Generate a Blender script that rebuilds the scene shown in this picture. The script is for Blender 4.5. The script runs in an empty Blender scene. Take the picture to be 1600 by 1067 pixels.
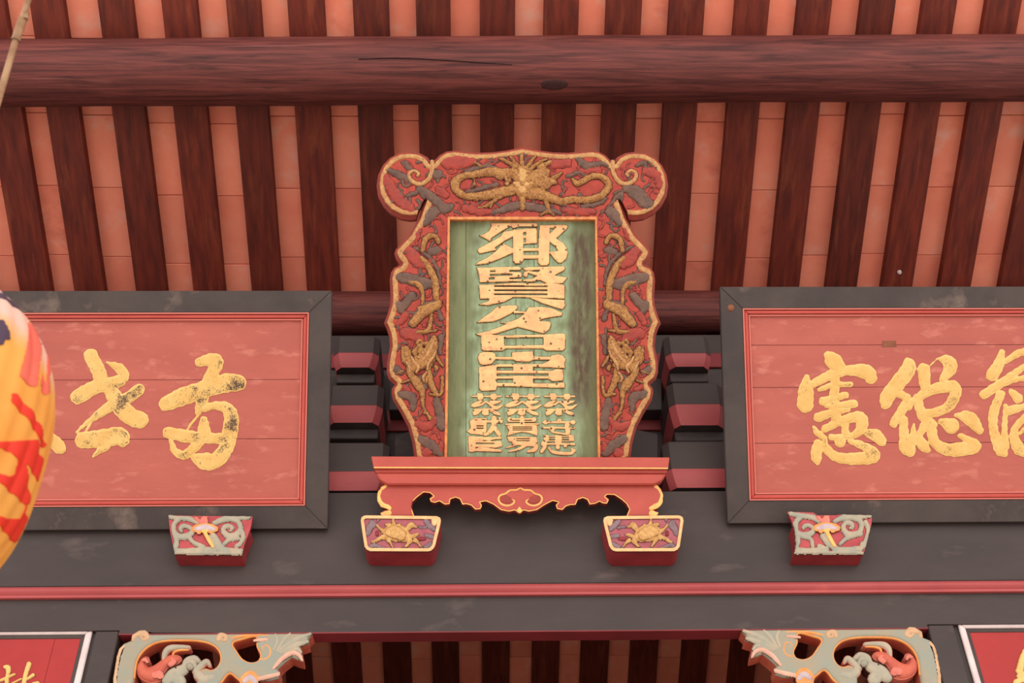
import bpy, bmesh, math, random
import numpy as np
from mathutils import Vector, Matrix

random.seed(7)
scene = bpy.context.scene
COL = scene.collection

# ------------------------------------------------------------------ camera
FPX, CX, CY = 1850.0, 800.0, 533.5
PITCH, YAW, ROLL = math.radians(40.7), 0.030, 0.0215
F = Vector((math.sin(YAW)*math.cos(PITCH), math.cos(YAW)*math.cos(PITCH), math.sin(PITCH)))
R0 = Vector((math.cos(YAW), -math.sin(YAW), 0))
U0 = R0.cross(F)
Rv = R0*math.cos(ROLL) - U0*math.sin(ROLL)
Uv = U0*math.cos(ROLL) + R0*math.sin(ROLL)
cam_data = bpy.data.cameras.new('camera')
cam = bpy.data.objects.new('camera', cam_data)
COL.objects.link(cam)
cam.matrix_world = Matrix(((Rv.x, Uv.x, -F.x, 0), (Rv.y, Uv.y, -F.y, 0), (Rv.z, Uv.z, -F.z, 0), (0, 0, 0, 1)))
cam_data.sensor_width = 36
cam_data.lens = FPX/1600*36
cam_data.dof.use_dof = True
cam_data.dof.focus_distance = 5.2
cam_data.dof.aperture_fstop = 4.0
cam_data.clip_start = 0.05
scene.camera = cam

# ------------------------------------------------------------------ light
world = bpy.data.worlds.new('sky')
scene.world = world
world.use_nodes = True
bg = world.node_tree.nodes['Background']
bg.inputs[0].default_value = (1.0, 0.965, 0.92, 1)
bg.inputs[1].default_value = 1.2
sun_d = bpy.data.lights.new('sun', 'SUN')
sun = bpy.data.objects.new('sun', sun_d)
COL.objects.link(sun)
sun_d.energy = 0.45
sun_d.angle = math.radians(35)
sun_d.color = (1.0, 0.95, 0.86)
sun.rotation_euler = Vector((-0.12, 1.0, -0.12)).to_track_quat('-Z', 'Y').to_euler()
sun.location = (0, -3, 4)
scene.view_settings.view_transform = 'Standard'
scene.view_settings.look = 'None'
scene.view_settings.gamma = 1.0
scene.view_settings.use_curve_mapping = False
scene.view_settings.exposure = 0.42

# ------------------------------------------------------------------ materials
def lin(c):
    return tuple(((v/255)/12.92 if v/255 <= 0.04045 else ((v/255+0.055)/1.055)**2.4) for v in c) + (1,)

def mat(name, c1, c2=None, scale=6.0, stretch=(1, 1, 1), rough=0.6, bump=0.15, bscale=60.0, spots=None, spots2=None,
        rnd=0.0, attr=None, rot=0.0, spec=0.3, detail=5, dots=None, speck=None, trans=0.0, bstretch=None, distort=0.0, contrast=(0.35, 0.65)):
    m = bpy.data.materials.new(name)
    m.use_nodes = True
    nt = m.node_tree
    N, L = nt.nodes, nt.links
    b = N['Principled BSDF']
    b.inputs['Roughness'].default_value = rough
    b.inputs['Specular IOR Level'].default_value = spec
    tc = N.new('ShaderNodeTexCoord')
    mp = N.new('ShaderNodeMapping')
    mp.inputs['Scale'].default_value = stretch
    mp.inputs['Rotation'].default_value = (rot, 0, 0)
    L.new(tc.outputs['Object'], mp.inputs['Vector'])
    oi = N.new('ShaderNodeObjectInfo')
    vec = mp.outputs['Vector']
    if rnd:
        ad = N.new('ShaderNodeVectorMath'); ad.operation = 'ADD'
        ml = N.new('ShaderNodeVectorMath'); ml.operation = 'SCALE'
        ml.inputs[0].default_value = (13.1, 7.7, 3.3)
        L.new(oi.outputs['Random'], ml.inputs['Scale'])
        L.new(vec, ad.inputs[0]); L.new(ml.outputs[0], ad.inputs[1])
        vec = ad.outputs[0]
    def noise(sc, det=detail, v=None):
        n = N.new('ShaderNodeTexNoise')
        n.inputs['Scale'].default_value = sc
        n.inputs['Detail'].default_value = det
        n.inputs['Roughness'].default_value = 0.6
        n.inputs['Distortion'].default_value = distort
        L.new(v or vec, n.inputs['Vector'])
        return n.outputs['Fac']
    def ramp(sock, lo, hi):
        r = N.new('ShaderNodeMapRange')
        r.inputs['From Min'].default_value = lo
        r.inputs['From Max'].default_value = hi
        L.new(sock, r.inputs['Value'])
        return r.outputs['Result']
    def mix(fac, a, c):
        x = N.new('ShaderNodeMix'); x.data_type = 'RGBA'
        if isinstance(fac, float): x.inputs['Factor'].default_value = fac
        else: L.new(fac, x.inputs['Factor'])
        for s, val in ((6, a), (7, c)):
            if isinstance(val, tuple): x.inputs[s].default_value = val
            else: L.new(val, x.inputs[s])
        return x.outputs[2]
    col = lin(c1)
    if c2:
        col = mix(ramp(noise(scale), *contrast), lin(c1), lin(c2))
    if attr:
        for an, ac in attr:
            at = N.new('ShaderNodeAttribute'); at.attribute_name = an
            mm = N.new('ShaderNodeMath'); mm.operation = 'MULTIPLY'
            L.new(at.outputs['Fac'], mm.inputs[0])
            L.new(ramp(noise(scale*2.3), 0.25, 0.6), mm.inputs[1])
            col = mix(mm.outputs[0], col, lin(ac))
    for sp in (spots, spots2):
        if sp:
            sc, lo, hi, cc = sp
            nv = noise(sc, 6)
            col = mix(ramp(nv, lo, hi), col, lin(cc))
    if speck:
        b0, lo, hi, f0, cc = speck
        mm = N.new('ShaderNodeMath'); mm.operation = 'ADD'
        L.new(ramp(noise(b0, 3), lo, hi), mm.inputs[0])
        L.new(noise(f0, 3), mm.inputs[1])
        col = mix(ramp(mm.outputs[0], 0.96, 1.16), col, lin(cc))
    if dots:
        sc, rad, cc = dots
        vo = N.new('ShaderNodeTexVoronoi')
        vo.inputs['Scale'].default_value = sc
        L.new(vec, vo.inputs['Vector'])
        col = mix(ramp(vo.outputs['Distance'], rad*1.3, rad*0.7), col, lin(cc))
    if rnd:
        hs = N.new('ShaderNodeHueSaturation')
        L.new(col, hs.inputs['Color'])
        rr = N.new('ShaderNodeMapRange')
        rr.inputs['To Min'].default_value = 1-rnd; rr.inputs['To Max'].default_value = 1+rnd
        L.new(oi.outputs['Random'], rr.inputs['Value'])
        L.new(rr.outputs['Result'], hs.inputs['Value'])
        col = hs.outputs['Color']
    if isinstance(col, tuple): b.inputs['Base Color'].default_value = col
    else: L.new(col, b.inputs['Base Color'])
    if bump:
        bv = vec
        if bstretch:
            mp2 = N.new('ShaderNodeMapping'); mp2.inputs['Scale'].default_value = bstretch
            L.new(tc.outputs['Object'], mp2.inputs['Vector']); bv = mp2.outputs['Vector']
        bp = N.new('ShaderNodeBump')
        bp.inputs['Strength'].default_value = bump
        bp.inputs['Distance'].default_value = 0.01
        L.new(noise(bscale, 4, bv), bp.inputs['Height'])
        L.new(bp.outputs['Normal'], b.inputs['Normal'])
    if trans:
        tr = N.new('ShaderNodeBsdfTranslucent')
        if isinstance(col, tuple): tr.inputs['Color'].default_value = col
        else: L.new(col, tr.inputs['Color'])
        ms = N.new('ShaderNodeMixShader'); ms.inputs[0].default_value = trans
        L.new(b.outputs[0], ms.inputs[1]); L.new(tr.outputs[0], ms.inputs[2])
        L.new(ms.outputs[0], N['Material Output'].inputs['Surface'])
    return m

MT = {}
MT['tile'] = mat('terracotta', (230, 126, 102), (240, 144, 118), 3.0, rough=0.75, bump=0.1, bscale=25, rnd=0.09,
                 spots=(6.0, 0.57, 0.78, (228, 162, 144)), spots2=(2.2, 0.62, 0.8, (196, 92, 76)))
MT['rafter'] = mat('rafter_wood', (114, 42, 27), (82, 27, 19), 3.2, (9, 1.2, 1), rough=0.62, bump=0.2, bscale=8, rnd=0.18,
                   spots=(2.5, 0.55, 0.8, (134, 64, 40)))
MT['purlin'] = mat('purlin_wood', (122, 60, 54), (74, 32, 31), 4.0, (0.5, 9, 9), distort=0.9, rough=0.58, bump=0.35, bscale=14,
                   bstretch=(0.5, 9, 9), spots=(2.6, 0.62, 0.8, (150, 92, 82)), spots2=(5.5, 0.63, 0.72, (44, 20, 22)), detail=8)
MT['dark'] = mat('dark_lacquer', (72, 60, 58), (63, 53, 52), 1.6, (1, 1, 2.5), rough=0.6, bump=0.12, bscale=20,
                 spots=(3.2, 0.60, 0.88, (108, 90, 86)))
MT['frame_dark'] = mat('black_frame_paint', (78, 66, 63), (65, 55, 54), 4.0, rough=0.62, bump=0.15, bscale=30,
                       spots=(5.0, 0.60, 0.85, (140, 118, 106)))
MT['red_trim'] = mat('red_trim_paint', (176, 80, 80), (162, 70, 72), 3.0, (0.5, 1, 1), rough=0.5, bump=0.08, spots=(8, 0.66, 0.85, (206, 100, 92)))
MT['red_soffit'] = mat('red_paint_with_shade', (136, 48, 52), (118, 42, 46), 3.0, rough=0.5, bump=0.08)  # lintel underside red; on the battens its darkness stands in for recess shade
MT['panel'] = mat('faded_red_panel', (186, 98, 86), (174, 90, 80), 2.5, (1, 2.5, 2.5), rough=0.6, bump=0.08, bscale=40,
                  spots=(9.0, 0.56, 0.85, (218, 138, 120)), spots2=(60.0, 0.70, 0.78, (226, 156, 138)))
MT['panel_mould'] = mat('red_moulding_paint', (196, 84, 74), (184, 74, 66), 5.0, rough=0.45, bump=0.05)
MT['panel_line'] = mat('pale_red_edge', (210, 118, 106), None, rough=0.5, bump=0.0)
MT['gold_script'] = mat('gold_script', (234, 194, 122), (226, 180, 104), 12.0, rough=0.45, bump=0.1, bscale=120,
                        spots=(70.0, 0.60, 0.72, (190, 150, 80)))
MT['gold_worn'] = mat('worn_gold_script', (230, 188, 116), (220, 172, 98), 12.0, rough=0.5, bump=0.1, bscale=120,
                      spots=(90.0, 0.62, 0.70, (150, 112, 74)), speck=(9.0, 0.30, 0.86, 190.0, (88, 66, 56)))
MT['gold_worn_pale'] = mat('rubbed_gold_script', (230, 188, 116), (220, 172, 98), 12.0, rough=0.5, bump=0.1, bscale=120,
                      spots=(90.0, 0.60, 0.70, (188, 144, 88)), speck=(9.0, 0.40, 0.86, 150.0, (168, 126, 76)))
MT['fr_red'] = mat('carved_red_lacquer', (180, 70, 54), (158, 56, 46), 18.0, rough=0.55, bump=0.3, bscale=70, spots=(26, 0.62, 0.8, (150, 74, 62)))
MT['fr_red2'] = mat('carved_red_cloud', (168, 64, 52), (146, 58, 50), 26.0, rough=0.55, bump=0.35, bscale=70, spots=(30, 0.60, 0.8, (140, 84, 72)))
MT['fr_side'] = mat('frame_edge_lacquer', (160, 70, 60), (138, 66, 58), 12.0, rough=0.6, bump=0.1)
MT['fr_gold'] = mat('carved_gilding', (204, 148, 82), (172, 110, 56), 60.0, rough=0.42, bump=0.9, bscale=190, spots=(120, 0.54, 0.66, (128, 76, 46)), spec=0.5)
MT['fr_edge'] = mat('gilded_border', (206, 154, 92), (180, 120, 70), 50.0, rough=0.45, bump=0.4, bscale=160, spots=(90, 0.54, 0.68, (134, 88, 64)), spec=0.5)
MT['fr_grey'] = mat('carved_grey_cloud', (118, 88, 74), (96, 72, 64), 24.0, rough=0.6, bump=0.3, bscale=80, spots=(30, 0.62, 0.8, (150, 96, 84)))
MT['outline'] = mat('dark_outline', (78, 38, 34), None, rough=0.7, bump=0.0)
MT['fillet'] = mat('gilded_fillet', (226, 150, 82), (196, 108, 62), 40.0, rough=0.4, bump=0.1, spec=0.5)
MT['green'] = mat('green_board_paint', (128, 134, 96), (104, 112, 78), 7.0, (3, 1, 0.7), rough=0.55, bump=0.08, bscale=30,
                  attr=[('halo', (158, 178, 144)), ('stain', (88, 66, 54))], spots=(12, 0.62, 0.9, (104, 108, 74)))
MT['letter'] = mat('gilt_letter', (236, 196, 132), (226, 172, 118), 22.0, rough=0.42, bump=0.12, bscale=120,
                   spots=(34, 0.57, 0.74, (212, 136, 104)), spots2=(70, 0.64, 0.72, (150, 96, 64)), dots=(32, 0.17, (104, 60, 40)), spec=0.5)
MT['letter_edge'] = mat('letter_dark_edge', (92, 66, 46), None, rough=0.6, bump=0.0)
MT['stand'] = mat('stand_red', (188, 82, 70), (176, 74, 64), 5.0, rough=0.5, bump=0.1, spots=(14, 0.64, 0.85, (180, 74, 60)))
MT['gold_line'] = mat('gold_line', (246, 190, 104), (232, 168, 88), 30.0, rough=0.4, bump=0.05, spec=0.5)
MT['peg_rim'] = mat('cream_gold_rim', (242, 194, 142), (230, 172, 118), 30.0, rough=0.45, bump=0.1)
MT['peg_side'] = mat('peg_side_red', (150, 52, 54), (128, 42, 46), 8.0, rough=0.5, bump=0.08)
MT['peg_ground'] = mat('peg_ground_mauve', (172, 92, 100), (156, 78, 88), 20.0, rough=0.55, bump=0.2)
MT['peg_grey'] = mat('peg_cloud_grey', (142, 116, 120), (120, 96, 102), 25.0, rough=0.6, bump=0.25)
MT['turtle'] = mat('turtle_gilding', (230, 182, 114), (206, 148, 86), 60.0, rough=0.42, bump=0.8, bscale=160, spec=0.5)
MT['fl_pale'] = mat('pale_scroll_paint', (182, 164, 140), (152, 150, 136), 16.0, rough=0.6, bump=0.25, bscale=60, spots=(14, 0.62, 0.8, (214, 160, 122)))
MT['fl_ground'] = mat('pink_red_ground', (188, 80, 84), (166, 62, 68), 14.0, rough=0.55, bump=0.1)
MT['fl_lotus'] = mat('lilac_lotus', (204, 186, 186), (182, 160, 166), 20.0, rough=0.55, bump=0.15)
MT['fl_pink'] = mat('salmon_petal', (222, 130, 112), (206, 110, 96), 20.0, rough=0.55, bump=0.15)
MT['teal'] = mat('pale_teal_paint', (146, 150, 138), (164, 148, 124), 9.0, rough=0.55, bump=0.2, bscale=50, spots=(12, 0.58, 0.8, (190, 158, 126)))
MT['orange'] = mat('orange_edge', (236, 160, 88), (222, 136, 76), 20.0, rough=0.5, bump=0.1)
MT['leaf_pale'] = mat('pale_leaf', (184, 166, 144), (156, 154, 138), 14.0, rough=0.55, bump=0.2)
MT['tan'] = mat('tan_edge_paint', (214, 170, 132), (190, 150, 116), 14.0, rough=0.55, bump=0.2, spots=(10, 0.6, 0.8, (160, 160, 146)))
MT['salmon_pale'] = mat('pale_salmon_paint', (222, 176, 154), (206, 156, 136), 14.0, rough=0.55, bump=0.15)
MT['dragon_red'] = mat('dragon_red', (206, 104, 80), (188, 88, 72), 20.0, rough=0.55, bump=0.3)
MT['couplet'] = mat('bright_red_board', (172, 48, 46), (160, 42, 42), 3.0, rough=0.5, bump=0.05)
MT['white'] = mat('white_border', (226, 208, 206), (208, 188, 188), 8.0, rough=0.5, bump=0.05)
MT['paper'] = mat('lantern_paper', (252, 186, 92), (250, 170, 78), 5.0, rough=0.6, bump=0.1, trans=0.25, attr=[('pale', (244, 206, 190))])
MT['lan_red'] = mat('lantern_red_paint', (236, 62, 40), (226, 50, 36), 6.0, rough=0.55, bump=0.05)
MT['lan_pink'] = mat('lantern_pink_paint', (238, 112, 92), (232, 96, 80), 6.0, rough=0.55, bump=0.05)
MT['lan_ink'] = mat('lantern_ink', (74, 52, 72), None, rough=0.6, bump=0.0)
MT['rod'] = mat('rusty_rod', (176, 138, 104), (140, 100, 72), 20.0, rough=0.55, bump=0.2)
MT['brass'] = mat('old_patch', (150, 90, 60), (120, 70, 50), 20.0, rough=0.6, bump=0.1)
MT['floor'] = mat('stone_floor', (226, 212, 196), (208, 196, 182), 2.0, rough=0.8, bump=0.1)
MT['hall_floor'] = mat('dark_brick_floor', (84, 52, 44), (70, 44, 38), 2.0, rough=0.8, bump=0.1)
MT['plaster'] = mat('dark_hall_wood', (74, 44, 38), (60, 36, 32), 2.0, rough=0.8, bump=0.1)

# ------------------------------------------------------------------ geometry helpers
def ray(px, py):
    px = np.asarray(px, float); py = np.asarray(py, float)
    a = ((px-CX)/FPX)[..., None]; b = ((py-CY)/FPX)[..., None]
    return np.array(F) + a*np.array(Rv) - b*np.array(Uv)

class Plane:
    def __init__(s, O, u, v):
        s.O, s.u, s.v = Vector(O), Vector(u).normalized(), Vector(v).normalized()
        s.n = s.u.cross(s.v)                      # towards the viewer
    def hit(s, px, py, h=0.0):                    # photo pixel -> point on the plane lifted by h
        d = ray(px, py); n = np.array(s.n); O = np.array(s.O) + n*h
        t = (O @ n)/(d @ n)
        return d*t[..., None]
    def uv(s, px, py, h=0.0):
        p = s.hit(px, py, h) - np.array(s.O)
        return p @ np.array(s.u), p @ np.array(s.v)
    def at(s, u, v, h=0.0):
        return s.O + s.u*u + s.v*v + s.n*h

def plane_lean(px, py, Y, lean):
    d = ray(px, py); O = Vector(d*(Y/d[1]))
    a = math.radians(lean)
    return Plane(O, (1, 0, 0), (0, -math.sin(a), math.cos(a)))

def newobj(name, me, parent=None, mats=()):
    o = bpy.data.objects.new(name, me)
    COL.objects.link(o)
    for m in mats: me.materials.append(MT[m])
    if parent is not None: o.parent = parent
    return o

def empty(name, loc):
    o = bpy.data.objects.new(name, None)
    o.empty_display_size = 0.05
    COL.objects.link(o); o.location = loc
    return o

def tag(o, label=None, cat=None, group=None, kind=None):
    if label: o['label'] = label
    if cat: o['category'] = cat
    if group: o['group'] = group
    if kind: o['kind'] = kind
    return o

def org(parent):
    v = np.zeros(3)
    while parent is not None:
        v = v + np.array(parent.location); parent = parent.parent
    return v

def mesh_from(name, V, Fc, parent, mats, mi=None, smooth=False):
    me = bpy.data.meshes.new(name)
    V = np.asarray(V, float) - org(parent)
    me.from_pydata(V.tolist(), [], Fc)
    if mi is not None: me.polygons.foreach_set('material_index', np.asarray(mi, dtype=np.int32))
    if smooth: me.polygons.foreach_set('use_smooth', np.ones(len(Fc), dtype=bool))
    me.update()
    return newobj(name, me, parent, mats)

def prism(name, parent, P, pts, z0, z1, mats, bevel=0.0, px=True, ref=None):
    """polygon on a plane, extruded from z0 to z1 along its normal; pts are photo pixels (seen at height ref) or u,v."""
    if px:
        a = np.array(pts, float); uu, vv = P.uv(a[:, 0], a[:, 1], z1 if ref is None else ref)
        pts = list(zip(uu, vv))
    bm = bmesh.new()
    f = bm.faces.new([bm.verts.new(P.at(u, v, z1) - Vector(org(parent))) for u, v in pts])
    if f.calc_area() and f.normal.dot(P.n) == 0: bm.normal_update()
    bm.normal_update()
    if f.normal.dot(P.n) < 0: f.normal_flip()
    r = bmesh.ops.extrude_face_region(bm, geom=[f])
    nv = [x for x in r['geom'] if isinstance(x, bmesh.types.BMVert)]
    nf = [x for x in r['geom'] if isinstance(x, bmesh.types.BMFace)]
    for x in nv: x.co -= P.n*(z1-z0)
    for x in nf: x.normal_flip()
    bmesh.ops.recalc_face_normals(bm, faces=bm.faces)
    if bevel:
        bmesh.ops.bevel(bm, geom=list(bm.edges), offset=bevel, segments=1, affect='EDGES', clamp_overlap=True)
    if len(mats) > 1:
        for q in bm.faces:
            q.material_index = 0 if q.normal.dot(P.n) > 0.7 else 1
    me = bpy.data.meshes.new(name)
    bm.to_mesh(me); bm.free()
    return newobj(name, me, parent, mats)

def box(name, parent, x0, x1, y0, y1, z0, z1, mats, bevel=0.004):
    P = Plane((0, 0, 0), (1, 0, 0), (0, 0, 1))
    return prism(name, parent, P, [(x0, z0), (x1, z0), (x1, z1), (x0, z1)], -y1, -y0, mats, bevel, px=False)

def cr(pts, n=5):
    """Catmull-Rom through (x, y, r)"""
    p = np.array(pts, float)
    if len(p) < 3: return p
    q = np.vstack([2*p[0]-p[1], p, 2*p[-1]-p[-2]])
    out = []
    for i in range(1, len(q)-2):
        for k in range(n):
            t = k/n
            out.append(0.5*((2*q[i]) + (-q[i-1]+q[i+1])*t + (2*q[i-1]-5*q[i]+4*q[i+1]-q[i+2])*t*t + (-q[i-1]+3*q[i]-3*q[i+1]+q[i+2])*t**3))
    out.append(q[-2])
    o = np.array(out); o[:, 2] = np.maximum(o[:, 2], 0.3)
    return o

def zm(pts, x0, y0, s):
    """zoomed-crop coordinates -> photo pixels"""
    return [tuple([x0+p[0]/s, y0+p[1]/s] + [q/s for q in p[2:]]) for p in pts]

def mirror(pts, c2):
    return [tuple([c2-p[0]] + list(p[1:])) for p in pts]

def sd_stroke(pts, smooth=True, margin=8.0):
    c = cr(pts) if smooth else np.array(pts, float)
    if len(c) == 1: c = np.vstack([c, c+[0.01, 0, 0]])
    def f(X, Y):
        full = np.full(X.shape, -1e3)
        w = (X > f.bb[0]-margin) & (X < f.bb[2]+margin) & (Y > f.bb[1]-margin) & (Y < f.bb[3]+margin)
        if not w.any(): return full
        X, Y = X[w], Y[w]
        d = np.full(X.shape, -1e3)
        for a, b in zip(c[:-1], c[1:]):
            dx, dy = b[0]-a[0], b[1]-a[1]
            L2 = dx*dx+dy*dy+1e-9
            t = np.clip(((X-a[0])*dx+(Y-a[1])*dy)/L2, 0, 1)
            d = np.maximum(d, a[2]+(b[2]-a[2])*t - np.hypot(X-a[0]-t*dx, Y-a[1]-t*dy))
        full[w] = d
        return full
    m = c[:, 2].max()
    f.bb = (c[:, 0].min()-m, c[:, 1].min()-m, c[:, 0].max()+m, c[:, 1].max()+m)
    return f

def sd_poly(pts):
    p = np.array(pts, float)
    def f(X, Y):
        d = np.full(X.shape, 1e9); ins = np.zeros(X.shape, bool)
        for a, b in zip(p, np.roll(p, -1, 0)):
            dx, dy = b-a
            t = np.clip(((X-a[0])*dx+(Y-a[1])*dy)/(dx*dx+dy*dy+1e-9), 0, 1)
            d = np.minimum(d, np.hypot(X-a[0]-t*dx, Y-a[1]-t*dy))
            if abs(dy) > 1e-9:
                ins ^= ((a[1] > Y) != (b[1] > Y)) & (X < (Y-a[1])*dx/dy + a[0])
        return np.where(ins, d, -d)
    f.bb = (p[:, 0].min(), p[:, 1].min(), p[:, 0].max(), p[:, 1].max())
    return f

def spoly(pts, n=4):
    """smooth closed polygon"""
    p = [tuple(q)+(1,) for q in pts]
    c = cr([p[-1]]+p+[p[0], p[1]], n)
    return [tuple(q[:2]) for q in c[n:-n-1]] if True else pts

def union(*fs):
    def f(X, Y):
        d = np.full(X.shape, -1e3)
        for g in fs: d = np.maximum(d, g(X, Y))
        return d
    b = np.array([g.bb for g in fs])
    f.bb = (b[:, 0].min(), b[:, 1].min(), b[:, 2].max(), b[:, 3].max())
    return f

def minus(a, *hs):
    def f(X, Y):
        d = a(X, Y)
        for h in hs: d = np.minimum(d, -h(X, Y))
        return d
    f.bb = a.bb
    return f

def inter(a, b):
    def f(X, Y): return np.minimum(a(X, Y), b(X, Y))
    f.bb = (max(a.bb[0], b.bb[0]), max(a.bb[1], b.bb[1]), min(a.bb[2], b.bb[2]), min(a.bb[3], b.bb[3]))
    return f

def wob(X, Y, amp=0.5, k=0.35, ph=0.0):
    return amp*(np.sin(X*k+1.3*np.sin(Y*k*0.7+ph)+ph)+np.sin(Y*k*1.3+1.7*np.sin(X*k*0.6)+2*ph))*0.5

def dome(h, w):
    return lambda s, X, Y: h*np.sqrt(np.clip(1-(1-np.clip(s/w, 0, 1))**2, 0, 1))
def flat(h, w=1.0, e=0.5):
    return lambda s, X, Y: h*(e+(1-e)*np.clip(s/w, 0, 1))

def relief(name, parent, P, sd, hfn, mats, step=1.0, z0=0.0, depth=0.003, lip=0.0, attrs=None, rough=0.0, smooth=True, back=False, mapper=None, split=False):
    """raised shape: region sd>-lip sampled on a grid, height hfn above the plane lifted by z0, side walls down by depth.
    mats: top [, walls and lip]"""
    x0, y0, x1, y1 = sd.bb
    g = lip+2*step+1
    xs = np.arange(x0-g, x1+g+step, step); ys = np.arange(y0-g, y1+g+step, step)
    X, Y = np.meshgrid(xs, ys)
    S = sd(X, Y)
    if rough: S = S + wob(X, Y, rough, 0.45, x0)
    S = S + lip
    ny, nx = S.shape
    ins = S > 0
    vid = -np.ones(S.shape, int); vid[ins] = np.arange(ins.sum())
    VX, VY, VS = list(X[ins]), list(Y[ins]), list(S[ins])
    c = ins[:-1, :-1].astype(int)+ins[:-1, 1:]+ins[1:, 1:]+ins[1:, :-1]
    fj, fi = np.where(c == 4)
    faces = np.stack([vid[fj+1, fi], vid[fj+1, fi+1], vid[fj, fi+1], vid[fj, fi]], 1).tolist()
    ed = {}
    def cross(j0, i0, j1, i1):
        k = (j0, i0, j1, i1) if (j0, i0) < (j1, i1) else (j1, i1, j0, i0)
        if k not in ed:
            a, b = S[k[0], k[1]], S[k[2], k[3]]
            t = min(max(a/(a-b), 0.03), 0.97)
            ed[k] = len(VX)
            VX.append(X[k[0], k[1]]*(1-t)+X[k[2], k[3]]*t); VY.append(Y[k[0], k[1]]*(1-t)+Y[k[2], k[3]]*t); VS.append(0.0)
        return ed[k]
    segs = []
    for j, i in zip(*np.where((c > 0) & (c < 4))):
        cs = [(j+1, i), (j+1, i+1), (j, i+1), (j, i)]
        poly = []; isx = []
        for k in range(4):
            a, b = cs[k], cs[(k+1) % 4]
            if ins[a]: poly.append(vid[a]); isx.append(0)
            if ins[a] != ins[b]: poly.append(cross(*a, *b)); isx.append(1 if ins[a] else 2)
        if len(poly) >= 3:
            faces.append([int(q) for q in poly])
            m = len(poly)
            for k in range(m):
                if isx[k] == 1 and isx[(k+1) % m] == 2: segs.append((int(poly[k]), int(poly[(k+1) % m])))
    VX, VY, VS = np.array(VX), np.array(VY), np.array(VS)
    H = hfn(np.maximum(VS-lip, 0), VX, VY)
    if lip: H = np.where(VS < lip*0.999, H*np.clip(VS/lip, 0, 1)**1.5, H)
    mp = mapper or (lambda px, py: (P.hit(px, py, z0), np.array(P.n)))
    B, nn = mp(VX, VY)
    V = B + nn*H[:, None]
    nv = len(V)
    nt = len(faces)
    mi = [0]*nt
    if lip and len(mats) > 1:
        mi = [1 if np.mean(VS[fc]) < lip else 0 for fc in faces]
    if depth:
        bl = sorted({q for s in segs for q in s})
        mpi = {q: nv+k for k, q in enumerate(bl)}
        nb = nn if nn.ndim == 1 else nn[bl]
        V = np.vstack([V, B[bl]-nb*depth]) if bl else V
        for a, b in segs:
            faces.append([b, a, mpi[a], mpi[b]]); mi.append(len(mats)-1)
        if back:
            off = len(V)
            V = np.vstack([V, B-nn*depth])
            faces += [[q+off for q in reversed(fc)] for fc in faces[:nt]]
            mi += [len(mats)-1]*nt
    if split or name in ('grey_cloud', 'maroon_cloud', 'gilded_leg_edge', 'salmon_bud', 'gold_line', 'red_brushstroke', 'pink_brushstroke', 'ink_brushstroke', 'orange_edge', 'curled_tip', 'teal_scales', 'wood_crack', 'gilded_stem', 'pale_scrollwork', 'turtle', 'gilded_border', 'red_dragon'):
        lab = list(range(len(V)))
        def fd(a):
            while lab[a] != a:
                lab[a] = lab[lab[a]]; a = lab[a]
            return a
        for fc in faces:
            r0 = fd(fc[0])
            for q in fc[1:]: lab[fd(q)] = r0
        comp = {}
        for k, fc in enumerate(faces): comp.setdefault(fd(fc[0]), []).append(k)
        last = None
        for ks in comp.values():
            if len(ks) < 14: continue
            used = sorted({q for k in ks for q in faces[k]}); rm = {q: i for i, q in enumerate(used)}
            last = mesh_from(name, V[used], [[rm[q] for q in faces[k]] for k in ks], parent, mats, [mi[k] for k in ks], False)
            last.data.polygons.foreach_set('use_smooth', np.array([k < nt for k in ks]))
        return last
    o = mesh_from(name, V, faces, parent, mats, mi, False)
    if smooth:
        sm = np.zeros(len(faces), bool); sm[:nt] = True
        o.data.polygons.foreach_set('use_smooth', sm)
    if attrs:
        for an, fn in attrs:
            at = o.data.attributes.new(an, 'FLOAT', 'POINT')
            val = np.zeros(len(V)); val[:nv] = fn(VX, VY)
            at.data.foreach_set('value', val.astype(np.float32))
    return o

def tube(name, parent, pts, rad, mats, seg=10, cap=True):
    """round bar through 3D points, rad a number or one per point"""
    P3 = [Vector(p) for p in pts]
    n = len(P3); rs = rad if hasattr(rad, '__len__') else [rad]*n
    V = []; Fc = []
    for i, p in enumerate(P3):
        d = (P3[min(i+1, n-1)]-P3[max(i-1, 0)]).normalized()
        a = d.cross(Vector((0, 0, 1)))
        if a.length < 1e-3: a = d.cross(Vector((1, 0, 0)))
        a.normalize(); b = a.cross(d)
        for k in range(seg):
            t = 2*math.pi*k/seg
            V.append(p + (a*math.cos(t)+b*math.sin(t))*rs[i])
    for i in range(n-1):
        for k in range(seg):
            Fc.append([i*seg+k, i*seg+(k+1) % seg, (i+1)*seg+(k+1) % seg, (i+1)*seg+k])
    if cap:
        Fc.append(list(range(seg))); Fc.append([(n-1)*seg+k for k in reversed(range(seg))])
    o = mesh_from(name, [tuple(v) for v in V], Fc, parent, mats, None, True)
    return o

# ------------------------------------------------------------------ key planes
YB = 4.40                                          # front face of the big dark beam
BEAM = plane_lean(816, 850, YB, 0)
RS = math.radians(25.0)
_d = ray(816, 452)
ROOF_O = Vector(_d*(4.78/_d[1]))
ROOF = Plane(ROOF_O, (1, 0, 0), (0, -math.cos(RS), math.sin(RS)))   # v runs up the slope, towards the viewer
RAFTER_T = 0.045
def zb(py, px=816, off=0.0):                       # height on the beam face (or a parallel plane off in front) seen at a pixel
    return float(BEAM.hit(px, py, off)[2])
def xb(px, py, off=0.0):
    return float(BEAM.hit(px, py, off)[0])
XL, XR = -4.6, 4.6
FLOOR_Z = -1.6

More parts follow.
